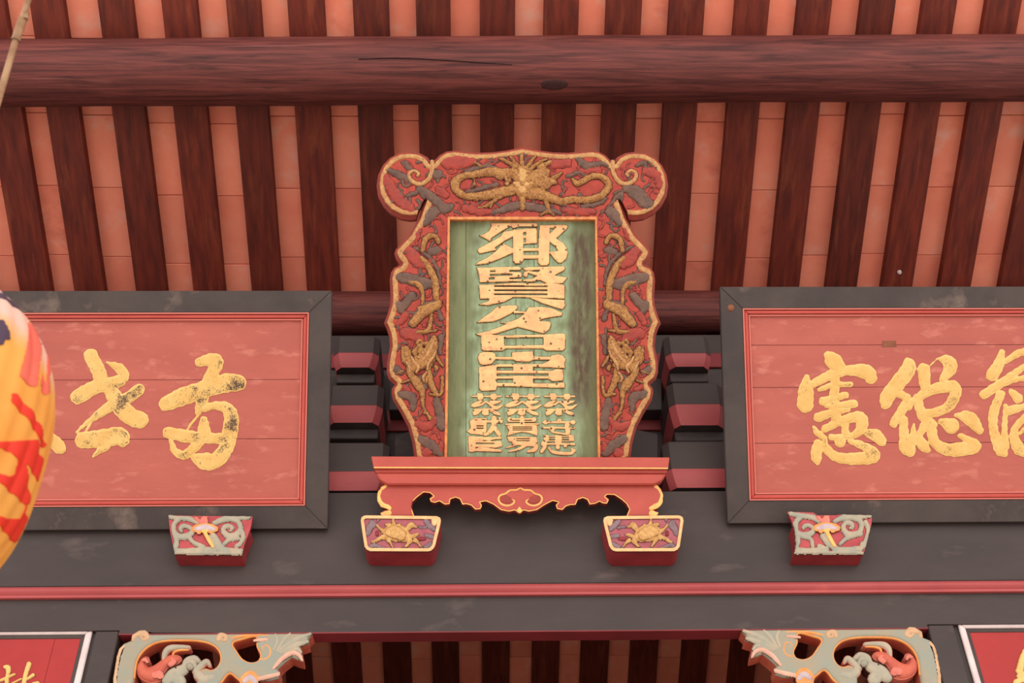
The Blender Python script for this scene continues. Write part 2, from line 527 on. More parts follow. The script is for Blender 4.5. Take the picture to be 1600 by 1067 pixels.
# ------------------------------------------------------------------ roof
_, vtop = ROOF.uv(816, -260); _, vbot = ROOF.uv(816, 1160)
vtop, vbot = float(vtop), float(vbot)
ceil = empty('ceiling', ROOF.O); tag(ceil, kind='structure')
ceil.rotation_euler = (0, 0, 0)
me_parent = ceil
prism('roof_backing', ceil, ROOF, [(XL, vbot-1.2), (XR, vbot-1.2), (XR, vtop), (XL, vtop)], -0.09, -0.05, ['plaster'], 0, px=False)

tiles_px = [(-258, -216), (-162, -120), (-62, -20), (39, 71), (127.5, 174), (230, 270), (326.5, 367.5), (421.5, 460), (517.5, 558.5), (614, 653.5), (706.5, 750),
            (804, 846.5), (900, 940), (995, 1035), (1090, 1134), (1187.5, 1227.5), (1281.5, 1322.5), (1377.5, 1415), (1470, 1510),
            (1567.5, 1610), (1662, 1704), (1757, 1799), (1852, 1894)]
joints = [400, 400, 400, 398, 401, 412, 413, 402, 402, 408, 400, 405, 400, 404, 409, 404, 399, 397, 399, 398, 400, 400, 400]
L_T = float(ROOF.uv(160, 290)[1]-ROOF.uv(160, 398)[1])
def bm_box_mesh(name, sx, sy, sz, bev):
    bm = bmesh.new()
    bmesh.ops.create_cube(bm, size=1)
    bmesh.ops.scale(bm, vec=(sx, sy, sz), verts=bm.verts)
    if bev: bmesh.ops.bevel(bm, geom=list(bm.edges), offset=bev, segments=1, affect='EDGES')
    me = bpy.data.meshes.new(name); bm.to_mesh(me); bm.free()
    return me
ROT = Matrix((tuple(ROOF.u), tuple(ROOF.v), tuple(ROOF.n))).transposed().to_3x3()
RQ = ROT.to_euler()
tile_w = float(ROOF.uv(870, 165)[0]-ROOF.uv(798, 165)[0])
tile_me = bm_box_mesh('roof_tile', tile_w, L_T-0.003, 0.02, 0.0025); tile_me.materials.append(MT['tile'])
hidden = []
for k, ((a, b), jy) in enumerate(zip(tiles_px, joints)):
    u = float(ROOF.uv((a+b)/2, 165)[0]); v0 = float(ROOF.uv(816, jy)[1])
    m0 = int(math.floor((vbot-v0)/L_T)); m1 = int(math.ceil((vtop-v0)/L_T))
    for q in range(m0, m1):
        wp = np.array(ROOF.at(u, v0+(q+0.5)*L_T, 0)); pyc = CY-FPX*(wp @ np.array(Uv))/(wp @ np.array(F))
        if 590 < pyc < 930 or k in (0, len(tiles_px)-1):        # rows behind the beam and wall: joined below
            hidden.append((u, v0+(q+0.5)*L_T)); continue
        o = bpy.data.objects.new('roof_tile', tile_me); COL.objects.link(o); o.parent = ceil
        o.rotation_euler = RQ
        o.rotation_euler.rotate_axis('X', random.uniform(-0.006, 0.006))
        o.location = ROOF.at(u, v0+(q+0.5)*L_T, -0.012+random.uniform(-0.002, 0.002)) - ceil.location
V = []; Fc = []
for u, v in hidden:
    n = len(V); w, l = tile_w/2, L_T/2-0.0015
    for z in (-0.022, -0.002):
        V += [tuple(ROOF.at(u+a*w, v+b*l, z)) for a, b in ((-1, -1), (1, -1), (1, 1), (-1, 1))]
    Fc += [[n+4, n+5, n+6, n+7], [n+3, n+2, n+1, n], [n, n+1, n+5, n+4], [n+1, n+2, n+6, n+5], [n+2, n+3, n+7, n+6], [n+3, n, n+4, n+7]]
tag(mesh_from('roof_tiles_behind_beam', V, Fc, ceil, ['tile']), kind='stuff')
raf_len = vtop-vbot+1.2
for (a0, b0), (a1, b1) in zip(tiles_px[:-1], tiles_px[1:]):
    lo, hi = b0, a1
    mid = (lo+hi)/2-816
    s = abs(mid)*0.0075
    if mid < 0: hi -= s
    else: lo += s
    u0 = float(ROOF.uv(lo, 165, RAFTER_T)[0]); u1 = float(ROOF.uv(hi, 165, RAFTER_T)[0])
    me = bm_box_mesh('rafter', u1-u0, raf_len, RAFTER_T+0.01, 0.003); me.materials.append(MT['rafter'])
    o = bpy.data.objects.new('rafter', me); COL.objects.link(o); o.parent = ceil
    o.rotation_euler = RQ
    o.location = ROOF.at((u0+u1)/2, (vtop+vbot-1.2)/2, (RAFTER_T-0.01)/2+0.002) - ceil.location

def purlin(name, pxl, yl, pxr, yr, rpx, label_r=None):
    """a log lying under the rafters, its centre line seen through two pixels"""
    pts = []
    for px, py in ((pxl, yl), (pxr, yr)):
        d = ray(px, py); d = d/np.linalg.norm(d)
        ang = rpx/FPX*(d @ np.array(F))
        n = np.array(ROOF.n); O = np.array(ROOF.O)+n*(RAFTER_T+0.004)
        # (d t - O).n = r = t*sin(ang)
        t = (O @ n)/(d @ n - math.sin(ang))
        pts.append((d*t, t*math.sin(ang)))
    r = (pts[0][1]+pts[1][1])/2
    A, B = Vector(pts[0][0]), Vector(pts[1][0])
    D = (B-A)/(B.x-A.x)
    A2 = A+D*(XL-A.x); B2 = A+D*(XR-A.x)
    nseg = 40; seg = 40
    V = []; Fc = []
    for i in range(nseg+1):
        c = A2.lerp(B2, i/nseg)
        rr = r*(1+0.010*math.sin(i*0.9)+0.008*math.sin(i*0.37+1))
        for k in range(seg):
            t = 2*math.pi*k/seg
            q = rr*(1+0.008*math.sin(3*t+i*0.3))
            V.append((c.x, c.y+q*math.cos(t), c.z+q*math.sin(t)))
    for i in range(nseg):
        for k in range(seg):
            Fc.append([i*seg+k, (i+1)*seg+k, (i+1)*seg+(k+1) % seg, i*seg+(k+1) % seg])
    Fc.append(list(reversed(range(seg)))); Fc.append([nseg*seg+k for k in range(seg)])
    e = A2.lerp(B2, 0.5)
    par = empty('tmp', e)
    o = mesh_from(name, V, Fc, par, ['purlin'], None, True)
    o.parent = None; o.location = e
    bpy.data.objects.remove(par)
    tag(o, kind='structure')
    return o, A2.lerp(B2, 0.5), r
near, near_c, near_r = purlin('purlin', 0, 114, 1600, 106, 52)
far, far_c, far_r = purlin('purlin', 300, 491, 1300, 488, 35)

# knots and a long crack on the near log
def on_log(px, py, o=near, c=near_c, r=near_r):
    d = ray(px, py)
    # intersect with cylinder along x
    a = d[1]**2+d[2]**2; b = -2*(d[1]*c.y+d[2]*c.z); cc = c.y**2+c.z**2-(r*1.004)**2
    disc = max(b*b-4*a*cc, 0)
    t = (-b-math.sqrt(disc))/(2*a)
    return d*t
def log_map(px, py):
    pts = np.array([on_log(x, y) for x, y in zip(px, py)])
    n = pts.copy(); n[:, 0] = 0; n[:, 1] -= near_c.y; n[:, 2] -= near_c.z
    n /= np.linalg.norm(n, axis=1)[:, None]
    return pts, n
MT['crack'] = mat('wood_crack', (36, 16, 18), None, rough=0.8, bump=0)
MT['knot'] = mat('wood_knot', (58, 30, 30), (78, 40, 38), 20.0, rough=0.7, bump=0.3)
relief('wood_crack', near, None, union(sd_stroke([(900, 89, .5), (960, 88, 1.0), (1080, 89, 1.2), (1180, 90, .8), (1290, 96, 1.1), (1330, 95, .5)]),
       sd_stroke([(560, 92, .4), (640, 91, .8), (800, 101, .5)]), sd_stroke([(1400, 89, .5), (1500, 86, 1.1), (1600, 83, .8)])), flat(0.0015), ['crack'], 1.0, mapper=log_map)
relief('wood_knot', near, None, sd_stroke([(852, 132, 7), (868, 132, 9), (882, 131, 6)]), dome(0.004, 6), ['knot'], 1.0, mapper=log_map)

# ------------------------------------------------------------------ big beam, lintel, walls
z_bot, z_top = zb(985), zb(768)
lint_t = 0.075
bo = Vector((0, YB, zb(912)))
beam = empty('lintel_beam', bo); tag(beam, kind='structure')
box('upper_board', beam, XL, XR, YB, YB+0.34, zb(912), z_top, ['dark'], 0.004)
px0, px1 = xb(186, 985), xb(1452, 985)
zside = zb(979)
_FP = Plane((0, YB+0.006, 0), (1, 0, 0), (0, 0, 1))
prism('lower_board', beam, _FP, [(XL, zside), (px0, zside), (px0, z_bot), (px1, z_bot), (px1, zside), (XR, zside), (XR, zb(912)-0.002), (XL, zb(912)-0.002)], -lint_t, 0.0, ['dark'], 0.0, px=False)
# moulded red strip along the beam, half-round profile, and the red underside of the lintel
zs0, zs1 = zb(927.5, off=0.02), zb(910, off=0.02)
V = []; Fc = []; prof = [(0, 0), (0.016, 0.0), (0.016, 0.012), (0.012, 0.014)] + [(0.012+0.012*math.sin(math.pi*k/8), 0.014+(zs1-zs0-0.014)*k/8) for k in range(1, 9)] + [(0, zs1-zs0)]
for x in (XL, XR):
    for a, b in prof: V.append((x, YB+0.004-a, zs0+b))
n = len(prof)
for k in range(n-1): Fc.append([k, n+k, n+k+1, k+1])
mesh_from('red_moulding', V, Fc, beam, ['red_trim'])
box('red_underside', beam, px0, px1, YB+0.004, YB+0.008+lint_t, z_bot-0.004, z_bot+0.001, ['red_soffit'], 0)

# wall behind the bracket blocks, up to the far log
wz1 = zb(524, off=-0.30)
wall = empty('wall_back', (0, YB+0.34, z_top)); tag(wall, kind='structure')
box('wall_board', wall, XL, XR, YB+0.30, YB+0.36, z_top-0.1, wz1, ['dark'], 0)
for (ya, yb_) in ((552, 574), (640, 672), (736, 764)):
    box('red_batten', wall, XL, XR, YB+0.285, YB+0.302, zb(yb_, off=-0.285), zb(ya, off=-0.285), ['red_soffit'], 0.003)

# posts and walls left and right below the beam, then the dim hall behind
post_y = YB+0.008
def post(pa, pb, name):
    x0, x1 = xb(pa, 985, -0.008), xb(pb, 985, -0.008)
    o = box(name, None, min(x0, x1), max(x0, x1), post_y, post_y+0.18, FLOOR_Z, zside-0.001, ['dark'], 0.004)
    tag(o, kind='structure')
    return x0, x1
pl = post(150, 186, 'post'); pr = post(1492, 1452, 'post')
for nm, xa, xc in (('wall_left', XL, pl[0]), ('wall_right', pr[0], XR)):
    o = box(nm, None, xa, xc, post_y+0.02, post_y+0.16, FLOOR_Z, zside-0.001, ['dark'], 0)
    tag(o, kind='structure')
fl = box('floor', None, XL-3, XR+3, -7.0, YB, FLOOR_Z-0.2, FLOOR_Z, ['floor'], 0); tag(fl, kind='structure')
fl2 = box('floor', None, XL-3, XR+3, YB, 9.0, FLOOR_Z-0.2, FLOOR_Z, ['hall_floor'], 0); tag(fl2, kind='structure')
hz = float(ROOF.at(0, (ROOF.O.y-8.0)/math.cos(RS), 0).z)
for nm, a in (('wall_far', (XL, XR, 8.0, 8.2, FLOOR_Z, hz+0.3)), ('wall_end_left', (XL-0.2, XL, YB, 8.2, FLOOR_Z, 5.4)), ('wall_end_right', (XR, XR+0.2, YB, 8.2, FLOOR_Z, 5.4))):
    o = box(nm, None, *a, ['plaster'], 0); tag(o, kind='structure')

# ------------------------------------------------------------------ bearing blocks stacked beside the central plaque
def block(px0, px1, y0, yr, y1, label):
    """cup block: dark upper part, red concave lower part"""
    f = -0.03
    Pz = BEAM
    x0, x1 = xb(px0, yr, 0.0), xb(px1, yr, 0.0)
    zt, zr, zl = zb(y0), zb(yr), zb(y1-5)
    e = empty('bearing_block', ((x0+x1)/2, YB+0.15, zl)); tag(e, label, 'bracket block', 'bearing blocks beside the central plaque')
    def ring(dx, z, c):
        a, b = x0+dx*0.5, x1-dx*0.5
        ya, yb2 = YB+dx*0.6, YB+0.284
        return [(a+c, ya, z), (b-c, ya, z), (b, ya+c, z), (b, yb2, z), (a, yb2, z), (a, ya+c, z)]
    def loft(name, rings, m):
        V = [p for r in rings for p in r]; k = 6; Fc = []
        for i in range(len(rings)-1):
            for j in range(k): Fc.append([i*k+j, i*k+(j+1) % k, (i+1)*k+(j+1) % k, (i+1)*k+j])
        Fc.append(list(reversed(range(k)))); Fc.append([(len(rings)-1)*k+j for j in range(k)])
        mesh_from(name, V, Fc, e, [m, 'dark'], [0]*(len(Fc)-2)+[1, 1])
    ch = 0.028
    loft('block_body', [ring(0.0, zr, ch), ring(0.0, zt-0.008, ch), ring(0.008, zt, ch)], 'dark')
    hgt = zr-zl
    loft('red_cup', [ring(0.034*(1-t)**1.8+0.002, zl+hgt*t, ch) for t in (0, 0.08, 0.2, 0.4, 0.6, 0.8, 1.0)], 'red_trim')
    xm = 0.02
    o = box('bracket_arm', e, x0+xm, x1-xm, YB+0.07, YB+0.284, zl-0.055, zl, ['dark'], 0.004)
block(520, 592, 524, 550, 574, 'small topmost dark block with red cup, left of the central plaque')
block(508, 598, 600, 632, 660, 'middle dark block with red cup, left of the central plaque')
block(488, 606, 690, 735, 766, 'lowest and widest dark block with red cup, left of the central plaque')
block(1040, 1112, 524, 552, 574, 'small topmost dark block with red cup, right of the central plaque')
block(1046, 1134, 598, 632, 666, 'middle dark block with red cup, right of the central plaque')
block(1040, 1152, 690, 733, 764, 'lowest and widest dark block with red cup, right of the central plaque')
arm = prism('curved_arm_board', wall, BEAM, [(616, 680), (660, 668), (816, 662), (975, 666), (1028, 678), (1028, 735), (616, 735)], -0.30, -0.16, ['dark'], 0.003, ref=-0.16)
arm2 = prism('curved_arm_board', wall, BEAM, [(608, 592), (640, 586), (816, 582), (1000, 586), (1034, 592), (1034, 640), (608, 640)], -0.30, -0.2, ['dark'], 0.003, ref=-0.2)

# ------------------------------------------------------------------ side plaques
def side_plaque(P, xi, xo, yt, yb_, sgn, joints_px, label, chars, name='inscribed_plaque'):
    """xi: pixel of the edge next to the centre (mean), xo pixel of the far edge"""
    ym = (yt+yb_)/2
    ui = float(P.uv(xi, ym)[0]); uo = float(P.uv(xo, ym)[0])
    vt = float(P.uv(xi, yt)[1]); vb = float(P.uv(xi, yb_)[1])
    e = empty(name, P.at((ui+uo)/2, vb, -0.03)); tag(e, label, 'plaque', 'long red plaques')
    fw = 0.098
    u0, u1 = min(ui, uo), max(ui, uo)
    a = [(u0, vb), (u1, vb), (u1, vt), (u0, vt)]
    i = [(u0+fw, vb+fw), (u1-fw, vb+fw), (u1-fw, vt-fw), (u0+fw, vt-fw)]
    for k in range(4):
        q = (k+1) % 4
        prism('frame_rail', e, P, [a[k], a[q], i[q], i[k]], -0.031, 0.0, ['frame_dark'], 0.003, px=False)
    # stepped red moulding
    def ringpart(nm, o0, o1, z0, z1, m, bev):
        A = [(u0+o0, vb+o0), (u1-o0, vb+o0), (u1-o0, vt-o0), (u0+o0, vt-o0)]
        B = [(u0+o1, vb+o1), (u1-o1, vb+o1), (u1-o1, vt-o1), (u0+o1, vt-o1)]
        for k in range(4):
            q = (k+1) % 4
            prism(nm, e, P, [A[k], A[q], B[q], B[k]], z0, z1, [m], bev, px=False)
    ringpart('moulding_edge', fw, fw+0.006, -0.03, 0.003, 'panel_line', 0.001)
    ringpart('moulding', fw+0.008, fw+0.024, -0.03, -0.002, 'panel_mould', 0.004)
    ringpart('moulding_edge', fw+0.027, fw+0.033, -0.03, -0.008, 'panel_line', 0.001)
    pi = fw+0.034
    vs = [vb+fw] + sorted(float(P.uv(816, y, -0.02)[1]) for y in joints_px) + [vt-fw]
    for a_, b_ in zip(vs[:-1], vs[1:]):
        prism('panel_board', e, P, [(u0+fw, a_+0.0008), (u1-fw, a_+0.0008), (u1-fw, b_-0.0008), (u0+fw, b_-0.0008)], -0.031, -0.020, ['panel'], 0.0012, px=False)
    for strokes, worn in chars:
        sd = union(*[sd_stroke(s) for s in strokes])
        relief('gold_character', e, P, sd, flat(0.0035, 1.5), ['gold_script'], 1.0, z0=-0.020, depth=0.001, rough=0.7)
        o = relief('worn_gilding', e, P, (lambda f: (lambda g: g)(shrink(f, 2.6)))(sd), flat(0.0012, 2.0), ['gold_worn' if worn else 'gold_worn_pale'], 1.0, z0=-0.0165, depth=0.0005, rough=1.2)
    return e, (u0, u1, vb, vt)

def shrink(f, d):
    def g(X, Y): return f(X, Y)-d
    g.bb = f.bb
    return g

Z1 = (60, 520, 4.444)
cA = [[(365, 160, 50), (410, 250, 50), (440, 330, 48)],
      [(480, 205, 8), (560, 245, 34), (596, 295, 36), (540, 345, 45), (400, 375, 50), (275, 445, 52)],
      [(490, 370, 45), (560, 500, 60), (640, 580, 62), (705, 605, 60)],
      [(580, 470, 40), (640, 440, 40), (700, 395, 40)],
      [(500, 510, 40), (400, 580, 26), (320, 640, 14), (268, 690, 8)], [(375, 600, 14), (345, 660, 8), (330, 690, 6)],
      [(312, 745, 58), (430, 735, 62), (560, 718, 64), (585, 745, 48)], [(470, 790, 30), (420, 825, 20), (378, 862, 6)]]
cB = [[(1115, 205, 30), (1190, 190, 45), (1235, 200, 50), (1225, 250, 45), (1190, 310, 42), (1175, 340, 40)],
      [(885, 495, 50), (1000, 445, 62), (1160, 390, 60), (1300, 350, 66), (1385, 348, 58)],
      [(1140, 450, 45), (1125, 500, 36), (1110, 550, 24)],
      [(1150, 525, 26), (1230, 505, 28), (1310, 525, 42), (1340, 590, 52), (1330, 690, 55), (1305, 800, 50), (1240, 880, 55), (1160, 910, 45), (1090, 880, 25)],
      [(905, 695, 42), (1050, 722, 44), (1200, 732, 38), (1330, 735, 40)],
      [(1105, 580, 10), (1060, 635, 8), (1028, 685, 7)], [(1150, 605, 26), (1150, 690, 50)],
      [(915, 730, 12), (945, 815, 24), (1010, 850, 32), (1080, 800, 34), (1125, 760, 28)], [(1180, 860, 28), (1080, 860, 22)]]
cC = [[(40, 690, 24), (110, 755, 46), (150, 800, 44)]]
Z2 = (1220, 530, 4.2105)
cD = [[(310, 105, 26), (350, 150, 55), (400, 200, 34)], [(170, 250, 18), (165, 330, 48), (160, 430, 54)],
      [(200, 300, 26), (330, 235, 34), (450, 205, 34), (560, 215, 50), (592, 255, 40)],
      [(255, 330, 16), (350, 300, 20), (460, 298, 18)], [(360, 250, 28), (350, 400, 34), (365, 520, 34)],
      [(275, 410, 28), (380, 380, 24), (425, 368, 22)], [(300, 440, 16), (400, 435, 24), (478, 425, 30)],
      [(248, 515, 32), (350, 480, 26), (440, 460, 18)], [(215, 580, 10), (245, 620, 22), (290, 650, 18)],
      [(290, 590, 26), (420, 530, 30), (520, 515, 40), (530, 580, 38), (470, 635, 22), (330, 645, 20)],
      [(420, 540, 24), (425, 620, 24)], [(245, 690, 32), (232, 760, 38), (242, 815, 16)],
      [(285, 640, 14), (300, 720, 28), (380, 780, 34), (520, 785, 42), (610, 765, 45), (545, 705, 28), (455, 670, 18)],
      [(390, 675, 38)], [(545, 612, 14), (620, 630, 40), (662, 672, 32)]]
cE = [[(830, 140, 20), (842, 190, 48), (770, 290, 50), (700, 380, 48), (690, 425, 36)], [(740, 350, 26), (830, 390, 28), (795, 470, 32), (742, 555, 28)],
      [(890, 375, 16), (840, 445, 24)], [(940, 200, 42), (945, 270, 38), (952, 315, 34)],
      [(985, 172, 5), (1035, 128, 8), (1095, 145, 40), (1115, 190, 44), (1065, 265, 24)],
      [(890, 395, 28), (990, 335, 34), (1115, 310, 42), (1150, 345, 40), (1105, 440, 34), (1000, 485, 30), (930, 485, 24)],
      [(900, 410, 32), (930, 500, 34), (995, 565, 34)], [(805, 530, 30), (812, 640, 34), (830, 705, 54), (850, 738, 36)],
      [(875, 560, 8), (868, 650, 26), (850, 720, 30)], [(955, 555, 34), (910, 640, 22), (930, 690, 38), (962, 728, 22)],
      [(990, 590, 34), (1012, 680, 34), (1100, 728, 42), (1220, 718, 48), (1278, 698, 38), (1180, 635, 18)],
      [(1055, 540, 22), (1120, 570, 54)], [(1150, 500, 12), (1240, 520, 46), (1305, 600, 28)]]
cF = [[(1455, 85, 18), (1430, 170, 38), (1390, 235, 42)], [(1480, 145, 18), (1560, 95, 24), (1660, 70, 30)],
      [(1338, 362, 32), (1450, 290, 30), (1580, 195, 22), (1700, 130, 20)], [(1430, 310, 18), (1560, 262, 18), (1700, 240, 22)],
      [(1445, 365, 30), (1400, 480, 32), (1400, 600, 30), (1440, 715, 42), (1465, 750, 28)],
      [(1478, 440, 16), (1470, 600, 20), (1475, 700, 30)], [(1515, 345, 20), (1560, 390, 34)],
      [(1500, 470, 32), (1600, 445, 22), (1700, 430, 22)], [(1640, 480, 24), (1535, 600, 26), (1560, 715, 40), (1620, 750, 24)],
      [(1690, 300, 20), (1650, 420, 22), (1700, 640, 24)], [(1570, 620, 12), (1640, 560, 20)]]
def chz(c, z): return [zm(s, *z) for s in c]
PLQ_L = plane_lean(512, 826, YB-0.03, 32)
PLQ_R = plane_lean(1137, 818, YB-0.03, 32)
lp, lpe = side_plaque(PLQ_L, 515, -330, 454, 826, -1, [592, 684], 'long red plaque in a black frame left of the carved plaque',
                 [(chz(cA, Z1), True), (chz(cB, Z1), True), (chz(cC, Z1), False)])
rp, rpe = side_plaque(PLQ_R, 1131, 1925, 448, 818, 1, [540, 606.5, 694], 'long red plaque in a black frame right of the carved plaque',
                 [(chz(cD, Z2), False), (chz(cE, Z2), False), (chz(cF, Z2), False)])
prism('wood_patch', rp, PLQ_R, [(1379, 532.5), (1400, 532), (1401, 542), (1378, 542)], -0.02, -0.0185, ['brass'], 0.0005)
relief('nail_head', rp, PLQ_R, sd_stroke([(1142, 481, 5.5)]), dome(0.006, 5), ['brass'], 1.0, z0=0.0)
# unseen tie rods that keep the leaning plaques off the wall
for e, P, ex in ((lp, PLQ_L, lpe), (rp, PLQ_R, rpe)):
    for t in (0.2, 0.8):
        u = ex[0]+(ex[1]-ex[0])*t
        a = P.at(u, ex[3]-0.15, -0.031)
        tube('tie_rod', e, [a, (a.x, YB+0.299, a.z+0.05)], 0.006, ['frame_dark'], 8)

# ------------------------------------------------------------------ central plaque
PC = plane_lean(816, 713, YB-0.13, 32)
C2 = 1633.0                                        # mirror axis of the plaque, x -> C2-x
cp = empty('carved_plaque', PC.at(0, 0, -0.02))
tag(cp, 'carved and gilded dragon-framed plaque with green board and gold letters', 'plaque')
top_left = [(816.5, 227.5), (806, 229.5), (790, 232.5), (770, 235), (745, 236), (725, 234), (710, 232.5), (697, 234), (686, 240), (679, 247), (674.5, 252),
            (668, 243), (655, 236.5), (640, 234.5), (624, 236), (608, 244), (597, 256), (590, 271), (587.5, 288), (590, 305), (598, 320), (610, 332),
            (626, 340), (640, 342), (650, 341)]
side_left = [(664, 308), (659, 322), (653, 340), (639, 365), (625, 380), (617.5, 388), (615.5, 394), (617, 401), (620.5, 407), (625, 412), (615, 416.5), (610, 424),
             (608, 436), (609, 452), (609.5, 462), (608.5, 476), (604, 491), (599, 504), (603.5, 513), (607, 524), (608.5, 540), (606, 553), (603.5, 568),
             (603.5, 582), (607, 592), (616, 600), (611.5, 606), (611, 614), (613.5, 625), (625.5, 645), (637, 667), (643.5, 691), (647, 716)]
topP = top_left + [(653, 330), (664, 308), (703, 342.5)]
topP = topP + [(C2-x, y) for x, y in reversed(topP)]
top_out = sd_poly([p for p in top_left] + [(656, 345), (690, 370)] + [(C2-690, 370), (C2-656, 345)] + [(C2-x, y) for x, y in reversed(top_left)])
side_out = sd_poly(side_left + [(720, 760), (720, 250)])
sideP = side_left + [(698, 716), (703, 342.5)]
FZ = 0.034
def rail_h(fn):
    def h(s, X, Y): return FZ*(0.25+0.75*np.clip(fn(X, Y)/6.0, 0, 1))
    return h
def mirf(f):
    def g(X, Y): return f(C2-X, Y)
    g.bb = (C2-f.bb[2], f.bb[1], C2-f.bb[0], f.bb[3])
    return g
def band(f, a, b):
    def g(X, Y):
        d = f(X, Y)
        return np.minimum(d-a, b-d)
    g.bb = f.bb
    return g
sideF = sd_poly(sideP)
topF = sd_poly(topP)
def add_rail(name, reg, outf):
    def chamfer(X, Y): return outf(X, Y)
    o = relief(name, cp, PC, reg, lambda s, X, Y: FZ*(0.2+0.8*np.clip(chamfer(X, Y)/6.5, 0, 1))-FZ, ['fr_red', 'fr_side'], 1.0, z0=FZ, depth=FZ+0.02)
    # the bevelled outer edge takes the darker edge lacquer
    me = o.data
    return o
rail_top = add_rail('frame_top', topF, top_out)
rail_l = add_rail('frame_side', sideF, side_out)
rail_r = add_rail('frame_side', mirf(sideF), mirf(side_out))
def edge_paint(o, outf):
    me = o.data
    inv = []
    V = np.array([v.co for v in me.vertices]) + org(cp)
    rel = V
    # project vertices back to pixels
    zc = rel @ np.array(F); px = CX+FPX*(rel @ np.array(Rv))/zc; py = CY-FPX*(rel @ np.array(Uv))/zc
    d = outf(px, py)
    for p in me.polygons:
        if np.mean(d[list(p.vertices)]) < 5.0: p.material_index = 1
edge_paint(rail_top, top_out); edge_paint(rail_l, side_out); edge_paint(rail_r, mirf(side_out))
relief('gilded_border', rail_top, PC, inter(band(top_out, 5.5, 13.0), topF), dome(0.004, 3), ['fr_edge', 'outline'], 1.0, z0=FZ, depth=0.002)
relief('gilded_border', rail_l, PC, inter(band(side_out, 5.0, 13.5), sideF), dome(0.004, 3), ['fr_edge', 'outline'], 1.0, z0=FZ, depth=0.002)
relief('gilded_border', rail_r, PC, inter(band(mirf(side_out), 5.0, 13.5), mirf(sideF)), dome(0.004, 3), ['fr_edge', 'outline'], 1.0, z0=FZ, depth=0.002)

def fixparent(o):                                  # sub-parts of rails: same local frame because the rails sit at the plaque's origin
    pass
ZF = (560, 210, 3.811); ZG = (800, 210, 3.811); ZH = (570, 460, 4.104)
def S(z, *pts): return sd_stroke(zm(pts, *z))
def motif(name, parent, fs, h, w, m, z0=FZ, lip=1.1, rough=0.5, clip=None, step=1.0):
    f = union(*fs)
    if clip: f = inter(f, clip)
    return relief(name, parent, PC, f, dome(h, w), [m, 'outline'], step, z0=z0, depth=0.002, lip=lip, rough=rough, split=True)
in_top = shrink(inter(topF, shrink(top_out, 9)), 0)
in_side = inter(sideF, shrink(side_out, 9))
rngc = random.Random(3)
def curls(parent, clip, gold, x0, y0, x1, y1, n):
    red, grey = [], []
    got = 0
    while got < n:
        x, y = rngc.uniform(x0, x1), rngc.uniform(y0, y1)
        X1, Y1 = np.array([[x]]), np.array([[y]])
        if clip(X1, Y1)[0, 0] < 1 or gold(X1, Y1)[0, 0] > -1.5: continue
        a = rngc.uniform(0, 6.28); t = rngc.choice((-1, 1)); r = rngc.uniform(1.2, 2.3); q = []
        for k in range(7):
            q.append((x, y, r*(1-0.09*k)))
            x += 3.1*math.cos(a); y += 3.1*math.sin(a); a += t*(0.12+0.16*k)
        (red if rngc.random() < 0.55 else grey).append(sd_stroke(q))
        got += 1
    for fs, m, nm in ((red, 'fr_red2', 'carved_red_curls'), (grey, 'fr_grey', 'carved_grey_curls')):
        f = union(*fs)
        o = relief(nm, parent, PC, inter(f, clip), dome(0.004, 2.2), [m, 'outline'], 1.0, z0=FZ, depth=0.002, lip=0.8, rough=0.4)
        tag(o, kind='stuff')
# --- top: clouds below, dragon above
motif('red_cloud', rail_top, [S(ZF, (520, 170, 30), (600, 165, 40), (680, 160, 24)), S(ZF, (160, 260, 26), (200, 330, 34), (250, 400, 30), (310, 440, 28)),
      S(ZF, (640, 440, 26), (720, 460, 24), (780, 460, 18)), S(ZF, (480, 330, 20), (520, 360, 24)), S(ZG, (250, 180, 26), (330, 170, 24)),
      S(ZG, (800, 220, 26), (860, 240, 28), (880, 300, 24)), S(ZG, (320, 455, 18), (400, 460, 24), (480, 460, 20)), S(ZG, (420, 220, 16), (520, 215, 18))], 0.006, 5, 'fr_red2', clip=in_top, rough=1.4)
motif('grey_cloud', rail_top, [S(ZF, (365, 325, 22), (420, 370, 34), (500, 440, 34), (550, 430, 18)), S(ZF, (470, 240, 30)), S(ZF, (180, 215, 12), (250, 245, 22), (300, 275, 12)),
      S(ZF, (275, 170, 14), (300, 200, 14), (330, 210, 8)), S(ZF, (620, 235, 10), (720, 195, 14), (810, 195, 12)), S(ZF, (640, 345, 10), (740, 320, 14), (830, 300, 12)),
      S(ZF, (800, 470, 14), (900, 435, 24), (975, 420, 26), (1050, 435, 24), (1120, 450, 20), (1200, 470, 12)),
      S(ZF, (300, 365, 12), (340, 350, 14)), S(ZG, (400, 150, 18), (440, 185, 22), (540, 175, 14), (580, 190, 10)),
      S(ZG, (680, 320, 22), (740, 350, 40), (800, 410, 36), (850, 420, 18)), S(ZG, (640, 370, 26), (590, 450, 30), (540, 480, 20)), S(ZG, (720, 480, 10), (790, 480, 14), (840, 450, 12)),
      S(ZG, (740, 190, 8), (780, 170, 14), (800, 200, 10)), S(ZG, (330, 250, 10), (400, 230, 12), (440, 250, 8)), S(ZG, (420, 430, 12), (520, 410, 14), (560, 380, 10))], 0.007, 5, 'fr_grey', clip=in_top, rough=1.2)
